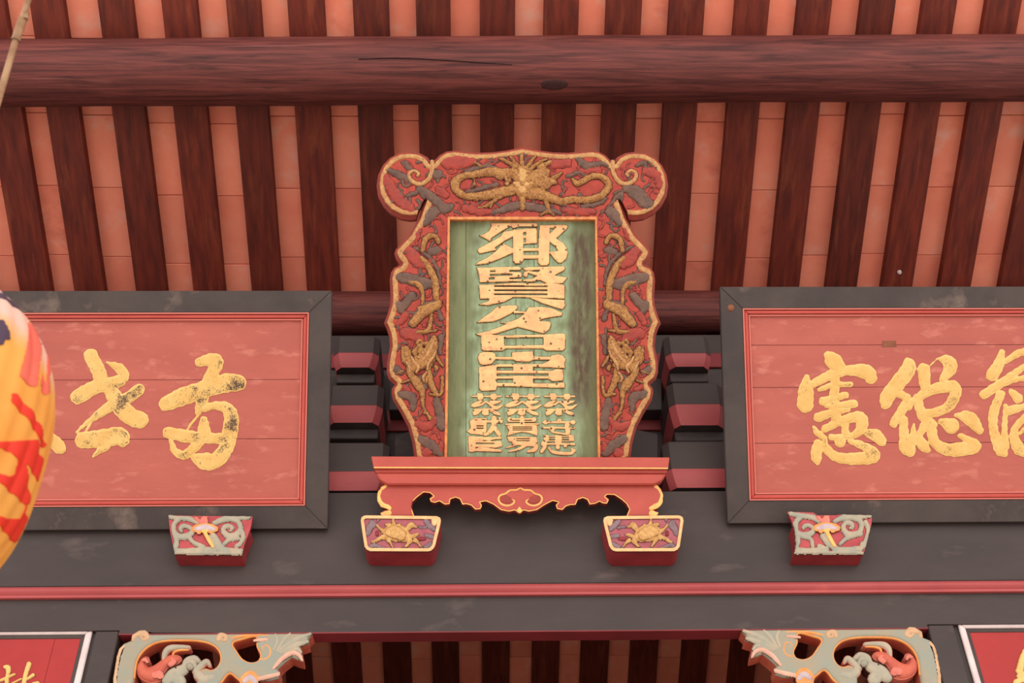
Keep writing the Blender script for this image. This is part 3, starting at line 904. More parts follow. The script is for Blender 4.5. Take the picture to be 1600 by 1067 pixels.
motif('dragon', rail_top, [S(ZF, (930, 235, 34), (860, 232, 30), (780, 222, 26), (700, 238, 20), (625, 248, 20), (578, 285, 26), (588, 338, 22), (640, 366, 20), (720, 368, 24), (850, 345, 30), (950, 318, 34)),
      S(ZF, (975, 235, 46)), S(ZF, (980, 300, 56)), S(ZF, (960, 260, 40), (1040, 270, 46), (1110, 290, 40)), S(ZF, (975, 350, 22), (978, 440, 14)),
      S(ZF, (940, 200, 12), (880, 160, 10), (840, 145, 6)), S(ZF, (960, 200, 12), (920, 150, 9), (900, 130, 5)), S(ZF, (975, 190, 14), (972, 140, 12), (970, 115, 8)),
      S(ZF, (1000, 200, 12), (1040, 150, 9), (1055, 130, 6)), S(ZF, (1020, 210, 12), (1090, 160, 9), (1120, 150, 5)), S(ZF, (900, 240, 12), (850, 260, 12), (820, 255, 6)),
      S(ZF, (850, 370, 10), (800, 400, 10), (750, 430, 8), (715, 435, 5)), S(ZF, (800, 400, 8), (785, 440, 5)), S(ZF, (730, 190, 8), (690, 165, 5)), S(ZF, (690, 300, 8), (690, 270, 5)),
      S(ZG, (60, 340, 40), (130, 350, 36), (210, 370, 28), (290, 398, 20), (360, 388, 20), (450, 390, 20), (535, 362, 22), (575, 305, 20), (550, 262, 19), (490, 247, 17), (430, 272, 17), (390, 294, 15), (362, 268, 10)),
      S(ZG, (120, 260, 40), (190, 230, 36)), S(ZG, (200, 280, 30), (250, 285, 16)), S(ZG, (170, 200, 22), (230, 160, 8)), S(ZG, (250, 260, 16), (295, 230, 6)),
      S(ZG, (200, 390, 14), (215, 450, 10), (170, 480, 6)), S(ZG, (215, 450, 8), (250, 480, 5))], 0.013, 7, 'fr_gold', z0=FZ+0.003, clip=in_top, rough=0.6)
rm = random.Random(11)
mane = []
for k in range(34):
    a = rm.uniform(0, 6.28); r0 = rm.uniform(50, 105)
    cx_, cy_ = 985+r0*1.25*math.cos(a), 262+r0*0.62*math.sin(a)
    mane.append(S(ZF, (cx_, cy_, rm.uniform(9, 14)), (cx_+14*math.cos(a+1), cy_+12*math.sin(a+1), 6)))
motif('dragon_mane', rail_top, mane, 0.006, 3, 'fr_gold', z0=FZ+0.013, lip=0.8, rough=0.3)
motif('dragon_face', rail_top, [S(ZF, (978, 225, 24), (978, 265, 20)), S(ZF, (950, 300, 18)), S(ZF, (1005, 300, 18)), S(ZF, (978, 330, 24)), S(ZF, (930, 290, 10)), S(ZF, (1030, 290, 10)), S(ZF, (955, 245, 9)), S(ZF, (1003, 245, 9))],
      0.006, 4, 'turtle', z0=FZ+0.014, lip=0.9, rough=0.3)
spiral = zm([(440, 165, 13), (438, 220, 13), (410, 275, 13), (360, 295, 13), (312, 272, 12), (302, 235, 11), (330, 215, 9), (358, 232, 9), (350, 246, 8)], *ZF)
motif('gilded_scroll', rail_top, [sd_stroke(spiral)], 0.006, 3, 'fr_edge', rough=0.2)
motif('gilded_scroll', rail_top, [sd_stroke(mirror(spiral, C2))], 0.006, 3, 'fr_edge', rough=0.2)
# --- sides
curls(rail_top, in_top, union(sd_stroke(zm([(930, 235, 34), (700, 238, 20), (578, 285, 26), (640, 366, 20), (850, 345, 30), (980, 300, 60)], *ZF))), 590, 230, 1045, 340, 150)
s_red = [S(ZF, (300, 690, 24), (340, 740, 40), (380, 780, 24)), S(ZH, (260, 250, 34), (320, 260, 40), (360, 290, 20)), S(ZH, (330, 830, 20), (400, 850, 28), (450, 800, 18)), S(ZF, (360, 560, 18), (350, 620, 14)),
         S(ZH, (260, 130, 24), (230, 180, 20)), S(ZH, (250, 590, 18), (280, 610, 18)), S(ZH, (490, 960, 16), (480, 1000, 20)), S(ZH, (400, 1010, 30), (380, 1040, 30))]
s_grey = [S(ZF, (400, 520, 26), (440, 470, 34), (470, 450, 24)), S(ZF, (430, 700, 22), (470, 690, 24)), S(ZF, (240, 850, 26), (300, 860, 34), (400, 890, 34), (455, 880, 18)), S(ZF, (320, 960, 24), (265, 1020, 28)),
          S(ZH, (215, 70, 30), (240, 110, 18)), S(ZH, (290, 190, 14), (370, 80, 18), (450, 45, 14)), S(ZH, (200, 480, 24), (235, 500, 18)), S(ZH, (225, 640, 24), (300, 660, 30), (310, 740, 14)),
          S(ZH, (460, 680, 22), (480, 760, 28), (490, 850, 26)), S(ZH, (360, 930, 30), (430, 970, 32), (480, 1020, 24)), S(ZH, (490, 270, 18), (480, 380, 12)), S(ZH, (370, 540, 30), (380, 600, 20)), S(ZF, (330, 670, 8), (420, 730, 10), (470, 800, 10), (490, 900, 8)),
          S(ZH, (470, 100, 12), (490, 160, 16))]
s_gold = [S(ZF, (478, 640, 13), (450, 603, 14), (400, 622, 16), (383, 692, 12)), S(ZF, (378, 735, 12), (420, 790, 18), (458, 880, 20), (462, 975, 18)), S(ZF, (305, 880, 8), (350, 890, 16), (380, 930, 12), (386, 1000, 8)), S(ZF, (370, 1040, 18), (480, 1005, 18)),
          S(ZH, (470, 70, 24), (380, 110, 32), (310, 185, 26)), S(ZH, (430, 130, 9), (405, 230, 14), (335, 240, 10)), S(ZH, (400, 240, 8), (460, 230, 7)), S(ZH, (370, 0, 10), (370, 60, 8)),
          S(ZH, (445, 275, 14), (430, 340, 36), (380, 420, 48), (310, 460, 38), (290, 500, 24)), S(ZH, (300, 460, 24), (275, 400, 22), (265, 345, 16)), S(ZH, (300, 520, 22), (345, 580, 30), (370, 630, 18), (376, 720, 9), (420, 800, 10)),
          S(ZH, (405, 470, 16), (425, 570, 20), (460, 640, 14)), S(ZH, (460, 400, 10), (500, 460, 8)), S(ZH, (498, 530, 10), (488, 640, 10), (420, 640, 8)), S(ZH, (250, 490, 6), (200, 510, 5)), S(ZH, (280, 550, 8), (235, 570, 5)),
          S(ZH, (380, 760, 7), (430, 790, 6)), S(ZH, (240, 340, 6), (252, 420, 14), (280, 450, 14))]
for q in range(26):
    a = rm.uniform(0, 6.28); r0 = rm.uniform(40, 110)
    cx_, cy_ = 365+r0*0.85*math.cos(a), 430+r0*1.15*math.sin(a)
    s_gold.append(S(ZH, (cx_, cy_, rm.uniform(10, 15)), (cx_+18*math.cos(a+0.8), cy_+18*math.sin(a+0.8), 11), (cx_+30*math.cos(a+1.4), cy_+30*math.sin(a+1.4), 5)))
s_mane = [S(ZH, (440, 300, 7), (415, 360, 12), (390, 400, 10), (350, 440, 6)), S(ZH, (300, 400, 6), (320, 440, 10), (345, 465, 10), (330, 500, 6)), S(ZH, (455, 360, 5), (440, 400, 9), (410, 440, 10), (400, 480, 6)),
          S(ZH, (372, 375, 11)), S(ZH, (345, 405, 9)), S(ZH, (395, 500, 6), (375, 530, 9), (380, 560, 5)), S(ZH, (265, 430, 6), (285, 465, 9), (290, 500, 5))]
for par, mf in ((rail_l, lambda f: f), (rail_r, mirf)):
    cl = mf(in_side)
    curls(par, cl, mf(union(*s_gold)), *((604, 310, 702, 712) if par is rail_l else (C2-702, 310, C2-604, 712)), 90)
    motif('red_cloud', par, [mf(f) for f in s_red], 0.006, 5, 'fr_red2', clip=cl, rough=1.2)
    motif('grey_cloud', par, [mf(f) for f in s_grey], 0.007, 5, 'fr_grey', clip=cl, rough=1.0)
    motif('dragon', par, [mf(f) for f in s_gold], 0.012, 6, 'fr_gold', z0=FZ+0.003, clip=cl, rough=0.5)
    motif('dragon_mane', par, [mf(f) for f in s_mane], 0.005, 3, 'fr_edge', z0=FZ+0.0135, lip=0.8, clip=cl, rough=0.3)

# --- green board of upright planks
ZA = (720, 335, 7.115); ZB_ = (720, 465, 7.115); ZC = (715, 600, 8.0)
def pz(z, *pts): return sd_poly(zm(pts, *z))
def sz(z, *pts): return sd_stroke(zm(pts, *z), True, 40.0)
ch1 = minus(union(
    pz(ZA, (335, 100), (600, 95), (850, 100), (850, 140), (640, 142), (580, 160), (560, 130), (470, 182), (340, 268), (330, 305), (205, 238), (255, 225), (310, 190), (340, 135)),
    pz(ZA, (600, 165), (600, 240), (465, 312), (440, 332), (375, 375), (400, 400), (210, 440), (185, 410), (200, 380), (330, 312), (440, 250), (475, 195), (575, 182)),
    pz(ZA, (470, 325), (585, 385), (585, 430), (440, 495), (300, 550), (165, 565), (190, 535), (300, 480), (400, 405), (450, 345)),
    pz(ZA, (580, 175), (700, 165), (845, 155), (845, 325), (695, 335), (697, 510), (665, 550), (610, 552), (580, 520)),
    pz(ZA, (690, 380), (868, 375), (868, 410), (690, 415)), pz(ZA, (690, 455), (868, 455), (868, 495), (690, 500)),
    pz(ZA, (875, 122), (988, 125), (985, 545), (960, 572), (885, 572), (860, 540), (865, 300)),
    pz(ZA, (875, 122), (1150, 118), (1192, 130), (1180, 160), (1060, 272), (985, 300), (985, 220), (1048, 155), (985, 155)),
    pz(ZA, (980, 268), (1062, 274), (1140, 320), (1178, 380), (1190, 440), (1170, 500), (1120, 542), (1080, 540), (1030, 490), (980, 420), (1080, 410), (1050, 360), (980, 305))),
    sz(ZA, (710, 220, 19)), pz(ZA, (697, 268), (724, 268), (722, 315), (697, 318)))
ch2 = minus(union(
    pz(ZA, (175, 595), (300, 592), (640, 582), (672, 600), (660, 625), (540, 622), (540, 642), (672, 648), (675, 700), (540, 710), (540, 722), (680, 722), (682, 745), (212, 762), (205, 700), (195, 640)),
    pz(ZA, (688, 598), (760, 588), (1140, 578), (1162, 600), (1145, 628), (1040, 682), (1185, 706), (1130, 772), (970, 775), (880, 735), (770, 755), (690, 745), (690, 732), (800, 715), (850, 688), (745, 655), (740, 695), (718, 705), (692, 680), (705, 640), (750, 632), (860, 645), (885, 622), (720, 628)),
    pz(ZA, (202, 788), (370, 782), (560, 765), (960, 772), (1130, 780), (1155, 800), (1152, 940), (960, 935), (600, 922), (320, 942), (215, 942)),
    pz(ZA, (320, 932), (580, 925), (480, 978), (300, 1015), (200, 1006), (310, 965)), pz(ZA, (765, 930), (1150, 955), (1158, 1020), (1128, 1060), (1050, 1038), (900, 990))),
    pz(ZA, (322, 668), (552, 662), (552, 684), (330, 690)), sz(ZA, (335, 637, 10), (375, 635, 10)), sz(ZA, (325, 718, 13), (365, 716, 12)),
    pz(ZA, (370, 794), (965, 797), (965, 812), (370, 808)), pz(ZA, (370, 840), (962, 840), (962, 858), (370, 856)), pz(ZA, (370, 883), (962, 883), (962, 902), (370, 899)))
ch3 = minus(union(
    pz(ZB_, (178, 280), (255, 220), (330, 170), (400, 105), (480, 90), (620, 88), (632, 118), (600, 148), (560, 180), (440, 242), (350, 273)),
    pz(ZB_, (595, 148), (730, 160), (725, 180), (585, 178)),
    pz(ZB_, (163, 408), (300, 375), (440, 325), (520, 290), (450, 287), (438, 268), (480, 282), (560, 266), (640, 235), (715, 175), (755, 108), (900, 105), (1010, 120), (1132, 172), (1122, 206), (1000, 222), (890, 245), (870, 262), (985, 268), (1002, 300), (980, 360), (920, 402), (860, 388), (630, 330), (560, 352), (400, 402), (220, 430)),
    pz(ZB_, (225, 410), (480, 422), (920, 412), (1130, 398), (1162, 410), (1158, 570), (1130, 593), (950, 592), (910, 568), (500, 568), (460, 595), (260, 595), (232, 580), (226, 500))),
    pz(ZB_, (480, 450), (916, 445), (916, 530), (484, 535)))
ch4 = minus(union(
    pz(ZB_, (188, 670), (210, 620), (260, 604), (345, 606), (388, 632), (382, 690), (345, 740), (250, 754), (208, 738)),
    pz(ZB_, (370, 660), (570, 662), (565, 612), (800, 598), (806, 655), (1005, 660), (1010, 696), (800, 695), (765, 716), (620, 712), (580, 692), (370, 690)),
    pz(ZB_, (1000, 648), (1080, 630), (1140, 650), (1168, 690), (1148, 740), (1158, 788), (980, 780), (780, 772), (395, 775), (395, 742), (600, 740), (900, 740), (990, 700)),
    pz(ZB_, (200, 775), (400, 745), (400, 1015), (380, 1036), (230, 1040), (203, 1010)),
    pz(ZB_, (582, 740), (802, 740), (802, 845), (582, 845)), pz(ZB_, (395, 810), (1000, 815), (1000, 846), (395, 846)),
    pz(ZB_, (975, 825), (1060, 795), (1130, 800), (1142, 880), (1130, 926), (1020, 934), (972, 905)),
    pz(ZB_, (395, 875), (990, 875), (990, 906), (395, 906)), pz(ZB_, (582, 870), (802, 870), (806, 985), (582, 985)),
    pz(ZB_, (395, 950), (1070, 955), (1130, 940), (1158, 962), (1150, 1006), (1060, 1006), (600, 992), (395, 988))))
def tsai(ox, w):
    k = w/435.0
    g = lambda pts: [tuple([ox+(p[0]-605)*k, p[1]] + [q*0.95 for q in p[2:]]) for p in pts]
    P_ = lambda *pts: sd_poly(zm(g(pts), *ZC)); S_ = lambda *pts: sd_stroke(zm(g(pts), *ZC), True, 40.0)
    return union(S_((610, 155, 12), (1015, 157, 12)), P_((675, 115), (765, 120), (768, 185), (740, 207), (690, 200)), P_((865, 125), (950, 122), (958, 180), (920, 206), (872, 190)),
                 P_((605, 255), (660, 225), (720, 208), (770, 212), (700, 262), (640, 292), (590, 285)), S_((640, 285, 12), (740, 260, 16), (810, 225, 14), (900, 285, 22), (960, 300, 24), (1040, 262, 10)),
                 P_((850, 208), (1032, 208), (985, 242), (905, 262), (860, 240)), S_((640, 322, 12), (960, 312, 12)),
                 P_((612, 352), (700, 315), (755, 330), (690, 385), (630, 398)), P_((768, 300), (842, 305), (846, 390), (785, 398), (742, 372)), P_((885, 320), (1000, 358), (1010, 400), (930, 385), (850, 340)))
sm = [tsai(175, 390), tsai(605, 440), tsai(1085, 400)]
sm.append(minus(union(pz(ZC, (150, 465), (215, 425), (365, 425), (362, 590), (330, 640), (160, 625), (112, 592), (165, 555)), sz(ZC, (455, 430, 34), (450, 520, 32), (400, 600, 28), (345, 640, 14)),
      sz(ZC, (350, 470, 14), (545, 470, 22)), sz(ZC, (450, 530, 28), (520, 630, 26)), sz(ZC, (528, 430, 17))), pz(ZC, (235, 520), (325, 520), (325, 532), (235, 532)), pz(ZC, (235, 548), (325, 548), (325, 560), (235, 560)),
      pz(ZC, (300, 442), (350, 442), (350, 452), (300, 452)), pz(ZC, (215, 445), (240, 445), (240, 456), (215, 456))))
sm.append(minus(union(pz(ZC, (130, 650), (225, 655), (225, 840), (190, 855), (140, 850)), pz(ZC, (215, 655), (450, 665), (540, 655), (556, 690), (470, 692), (400, 712), (215, 690)),
      pz(ZC, (215, 715), (480, 712), (545, 712), (562, 780), (480, 800), (215, 790)), pz(ZC, (215, 812), (280, 790), (400, 802), (550, 820), (552, 852), (215, 842)), sz(ZC, (235, 700, 12), (300, 700, 18))), pz(ZC, (230, 735), (460, 738), (460, 755), (230, 755))))
sm.append(minus(union(sz(ZC, (650, 445, 32)), sz(ZC, (955, 445, 30)), sz(ZC, (650, 440, 12), (960, 440, 12)), sz(ZC, (650, 470, 8), (960, 470, 8)), sz(ZC, (805, 425, 28), (805, 500, 28)), sz(ZC, (605, 505, 12), (1010, 500, 12)),
      pz(ZC, (615, 525), (680, 515), (990, 515), (1002, 600), (995, 650), (900, 618), (800, 602), (700, 625), (620, 650), (640, 590))), sz(ZC, (690, 538, 4), (930, 538, 4)), sz(ZC, (690, 558, 4), (930, 558, 4)), sz(ZC, (690, 577, 4), (930, 577, 4))))
sm.append(minus(union(pz(ZC, (612, 660), (700, 655), (900, 660), (985, 665), (1000, 735), (860, 745), (640, 720)), sz(ZC, (740, 750, 18), (670, 780, 14), (600, 800, 5)), sz(ZC, (850, 770, 20), (760, 815, 18), (640, 845, 8)),
      sz(ZC, (700, 735, 22), (850, 755, 24), (970, 765, 26), (965, 820, 28), (880, 845, 16))), sz(ZC, (740, 685, 6), (895, 685, 6)), sz(ZC, (740, 710, 6), (895, 710, 6))))
sm.append(union(sz(ZC, (1070, 480, 13), (1465, 480, 13)), sz(ZC, (1100, 478, 30)), sz(ZC, (1440, 480, 30)), sz(ZC, (1270, 460, 30)), sz(ZC, (1060, 547, 13), (1455, 550, 14)), sz(ZC, (1180, 560, 36)),
      sz(ZC, (1370, 515, 34), (1378, 600, 32)), sz(ZC, (1180, 600, 12), (1300, 620, 13), (1385, 632, 12))))
sm.append(union(pz(ZC, (1070, 632), (1140, 640), (1142, 722), (1078, 725)), pz(ZC, (1215, 640), (1302, 642), (1302, 765), (1215, 760)), pz(ZC, (1392, 635), (1455, 640), (1455, 718), (1390, 715)),
      sz(ZC, (1130, 655, 7), (1400, 655, 7)), sz(ZC, (1130, 683, 6), (1400, 683, 6)), sz(ZC, (1130, 712, 7), (1400, 712, 7)), sz(ZC, (1090, 750, 12), (1460, 755, 14)), sz(ZC, (1080, 750, 40)),
      sz(ZC, (1090, 790, 22), (1050, 845, 22)), sz(ZC, (1140, 800, 14), (1190, 850, 22), (1300, 868, 22), (1430, 865, 20), (1430, 810, 14)), sz(ZC, (1250, 790, 30)), sz(ZC, (1345, 775, 22)), sz(ZC, (1455, 835, 24))))
allch = union(ch1, ch2, ch3, ch4, *sm)
def halo(X, Y): return np.clip(1.15-np.clip(-allch(X, Y), 0, 30)/13.0, 0, 1)
def stain(X, Y):
    a = np.clip((X-886-wob(X, Y, 4, 0.05))/9, 0, 1)*np.clip((928-X)/14+0.3, 0, 1)*np.clip((Y-352)/16, 0, 1)*np.clip((668-Y+wob(X, Y, 10, .08))/60, 0, 1)
    b = 0.55*np.clip(1-np.hypot((X-722)/10, (Y-705)/16), 0, 1)+0.6*np.clip(1-np.hypot((X-745)/14, (Y-375)/20), 0, 1)
    return np.clip(a*0.95+b, 0, 1)
bx = [699, 728, 806, 834.5, 934]
for a, b in zip(bx[:-1], bx[1:]):
    f = sd_poly([(a+0.35, 339), (b-0.35, 339), (b-0.35, 716), (a+0.35, 716)])
    relief('green_board', cp, PC, f, flat(0.0, 1, 1), ['green', 'letter_edge'], 3.0, z0=0.0, depth=0.015, attrs=[('halo', halo), ('stain', stain)], smooth=False)
for f in (ch1, ch2, ch3, ch4):
    relief('gilt_letter', cp, PC, f, flat(0.010, 0.8, 0.7), ['letter', 'letter_edge'], 0.8, z0=0.0, depth=0.001, lip=0.8)
for f in sm:
    relief('gilt_letter', cp, PC, f, flat(0.007, 0.7, 0.7), ['letter', 'letter_edge'], 0.6, z0=0.0, depth=0.001, lip=0.55)
fil = [(703, 343), (930, 343), (934.5, 716), (698.5, 716)]
o_ = [(699.5, 338.5), (933, 338.5), (938, 716), (694.5, 716)]
for k in (0, 1, 3):
    q = (k+1) % 4
    prism('gilded_fillet', cp, PC, [o_[k], o_[q], fil[q], fil[k]], 0.0, FZ+0.004, ['fillet'], 0.001)
prism('back_board', cp, PC, [(660, 300), (973, 300), (985, 712), (650, 712)], -0.045, -0.021, ['fr_side'], 0.003)
for px in (700, 933):
    a = Vector(PC.hit(px, 400, -0.045))
    tube('tie_rod', cp, [a, (a.x, YB+0.32, a.z+0.05)], 0.008, ['fr_side'], 8)

# ------------------------------------------------------------------ red stand under the plaque
PS = plane_lean(816, 760, YB-0.13, 18)
ZI = (550, 690, 3.077)
st = empty('plaque_stand', PS.at(0, -0.12, -0.02))
tag(st, 'red scalloped wooden stand with gold lines carrying the carved plaque', 'plaque stand')
def pI(*pts): return zm(pts, *ZI)
prism('shelf_fascia', st, PS, pI((92, 70), (1528, 75), (1520, 132), (104, 130)), -0.03, 0.045, ['stand'], 0.003)
prism('shelf_groove', st, PS, pI((108, 128), (1518, 130), (1512, 152), (114, 150)), -0.03, 0.030, ['stand'], 0.003)
prism('shelf_cove', st, PS, pI((114, 150), (1512, 154), (1492, 188), (1455, 206), (170, 206), (132, 186)), -0.03, 0.038, ['stand'], 0.006)
prism('gold_line', st, PS, pI((104, 121), (1520, 125), (1519, 131), (106, 127)), 0.044, 0.047, ['gold_line'], 0.0005)
apron_pts = [(165, 203), (1460, 203), (1485, 230), (1496, 265), (1490, 300), (1470, 322), (1448, 330), (1472, 342), (1466, 362), (1316, 362), (1332, 325), (1318, 300), (1296, 280), (1262, 258), (1228, 256), (1218, 264), (1236, 280),
             (1226, 300), (1205, 298), (1190, 290), (1170, 300), (1142, 304), (1130, 280), (1110, 272), (1086, 280), (1076, 305), (1050, 306), (1030, 312), (1012, 330), (985, 325), (978, 305), (990, 292), (965, 286), (930, 304), (890, 330), (850, 338), (826, 332), (805, 344), (782, 332), (755, 338), (715, 330),
             (680, 304), (645, 288), (618, 292), (626, 308), (618, 326), (592, 328), (572, 308), (550, 302), (530, 304), (518, 278), (498, 270), (474, 278), (470, 302), (446, 304), (420, 288), (398, 296), (378, 290), (372, 274), (390, 262), (374, 248), (345, 245), (314, 268), (292, 290), (286, 315), (302, 362), (142, 362), (138, 344), (158, 332), (178, 330), (140, 312), (122, 285), (122, 250), (140, 220)]
apron_f = sd_poly(zm(apron_pts, *ZI))
apron = relief('scalloped_apron', st, PS, apron_f, flat(0.012, 1.5, 0.6), ['stand', 'peg_side'], 1.0, z0=0.0, depth=0.035, back=True)
below = sd_poly(pI((300, 225), (1320, 225), (1345, 372), (280, 372)))
relief('gold_line', apron, PS, inter(band(apron_f, 0.5, 2.0), below), flat(0.0015, 1, 0.6), ['gold_line'], 0.7, z0=0.0115, depth=0.001)
for sgn in (0, 1):
    g = (lambda p: p) if not sgn else (lambda p: [(1618-q[0], *q[1:]) for q in p])
    relief('gold_line', apron, PS, union(sd_stroke(zm(g([(809, 222, 3), (790, 232, 4), (760, 234, 4), (738, 250, 4), (714, 258, 4), (704, 276, 4), (716, 298, 4), (745, 308, 4), (772, 300, 4), (780, 286, 4), (764, 276, 3)]), *ZI))),
           flat(0.002, 1, 0.6), ['gold_line'], 0.7, z0=0.0115, depth=0.001)
    relief('scroll_recess', apron, PS, sd_poly(zm(g([(712, 262), (740, 254), (762, 268), (778, 284), (760, 300), (735, 300), (714, 288)]), *ZI)), dome(0.003, 3), ['fr_red2'], 1.0, z0=0.0115, depth=0.001)
    relief('gilded_leg_edge', apron, PS, inter(union(sd_stroke(zm(g([(160, 212, 8), (132, 240, 9), (128, 275, 9), (145, 305, 14), (180, 318, 10)]), *ZI)), sd_stroke(zm(g([(150, 345, 14), (180, 345, 12)]), *ZI))), apron_f), flat(0.002, 2, 0.5), ['gold_line'], 0.8, z0=0.0115, depth=0.001, rough=0.8)
relief('gilded_drop', apron, PS, sd_stroke(pI((805, 318, 5), (805, 330, 14))), dome(0.003, 3), ['gold_line'], 0.8, z0=0.0115)

# ------------------------------------------------------------------ pegs that carry the stand and the plaques
ZT = (555, 795, 11.23)
def turtle_peg(mir, label):
    PG = plane_lean(816, 830, YB-0.115, 0)
    mz = (lambda p: zm(p, *ZT)) if not mir else (lambda p: mirror(zm(p, *ZT), 1631.5))
    q = mz([(98, 215), (112, 160), (150, 132), (200, 124), (800, 130), (1430, 138), (1490, 165), (1506, 215), (1490, 300), (1402, 660), (1375, 705), (1335, 742), (1285, 756), (260, 752), (205, 725), (165, 672)])
    f = sd_poly(q)
    c = PG.hit(sum(p[0] for p in q)/len(q), 835)
    e = empty('carved_peg', (c[0], YB-0.07, c[2]-0.08)); tag(e, label, 'peg', 'turtle pegs under the stand')
    relief('peg_body', e, PG, f, lambda s, X, Y: 0.004*np.clip(s/2, 0, 1)-0.004, ['peg_ground', 'peg_side'], 1.0, z0=0.0, depth=0.114, smooth=False)
    relief('rim', e, PG, band(f, -0.1, 5.0), flat(0.008, 1.5, 0.6), ['peg_rim', 'outline'], 0.8, z0=0.0, depth=0.003)
    T = lambda *p: sd_stroke(mz(p))
    ins = shrink(f, 4.6)
    relief('grey_cloud', e, PG, inter(union(T((300, 270, 70), (260, 330, 60), (215, 440, 40)), T((1240, 220, 45), (1300, 280, 50), (1370, 350, 45)), T((1130, 320, 22), (1230, 330, 26)), T((1240, 470, 30), (1310, 480, 40), (1390, 500, 30)),
           T((1230, 670, 30), (1330, 630, 50)), T((270, 660, 36), (330, 640, 40), (430, 675, 26), (530, 690, 18)), T((400, 190, 30), (395, 230, 14)), T((665, 690, 24)), T((845, 690, 26)), T((1168, 690, 26))), ins), dome(0.006, 4), ['peg_grey', 'outline'], 0.8, z0=0.0, lip=0.6, rough=0.8)
    relief('cream_fan', e, PG, inter(T((1400, 200, 70), (1390, 250, 50)), shrink(f, 3.0)), dome(0.006, 4), ['peg_rim', 'outline'], 0.8, z0=0.001, lip=0.5)
    relief('maroon_cloud', e, PG, inter(union(T((382, 410, 26), (385, 450, 28)), T((1110, 530, 24), (1160, 525, 34), (1220, 530, 22))), ins), dome(0.005, 3), ['peg_side', 'outline'], 0.8, z0=0.001, lip=0.4)
    relief('turtle', e, PG, inter(union(T((590, 420, 105), (690, 420, 150), (800, 440, 135), (900, 500, 80)), T((550, 280, 30), (600, 290, 40)), T((665, 175, 12), (670, 230, 26), (680, 280, 40)), T((780, 290, 30), (760, 320, 30)),
           T((880, 400, 45), (930, 340, 46), (985, 285, 48), (1040, 305, 24), (1075, 320, 12)), T((500, 400, 40), (430, 345, 22), (380, 285, 18)), T((540, 490, 55), (430, 520, 32), (350, 570, 26), (295, 580, 14)), T((580, 540, 40), (620, 600, 24), (655, 665, 14)),
           T((960, 560, 50), (920, 630, 24), (880, 665, 14)), T((1050, 550, 40), (1105, 600, 22), (1145, 665, 14)), T((980, 490, 40), (1060, 460, 30), (1110, 450, 14))), ins), dome(0.013, 8), ['turtle', 'outline'], 0.7, z0=0.002, lip=0.6, rough=0.5)
    relief('turtle_shell', e, PG, union(T((600, 400, 70), (690, 400, 105), (800, 450, 90))), dome(0.005, 5), ['turtle', 'fr_gold'], 0.7, z0=0.015, lip=0.7, rough=0.4)
turtle_peg(False, 'cream-rimmed red peg with gilded turtle under the left foot of the stand')
turtle_peg(True, 'cream-rimmed red peg with gilded turtle under the right foot of the stand')

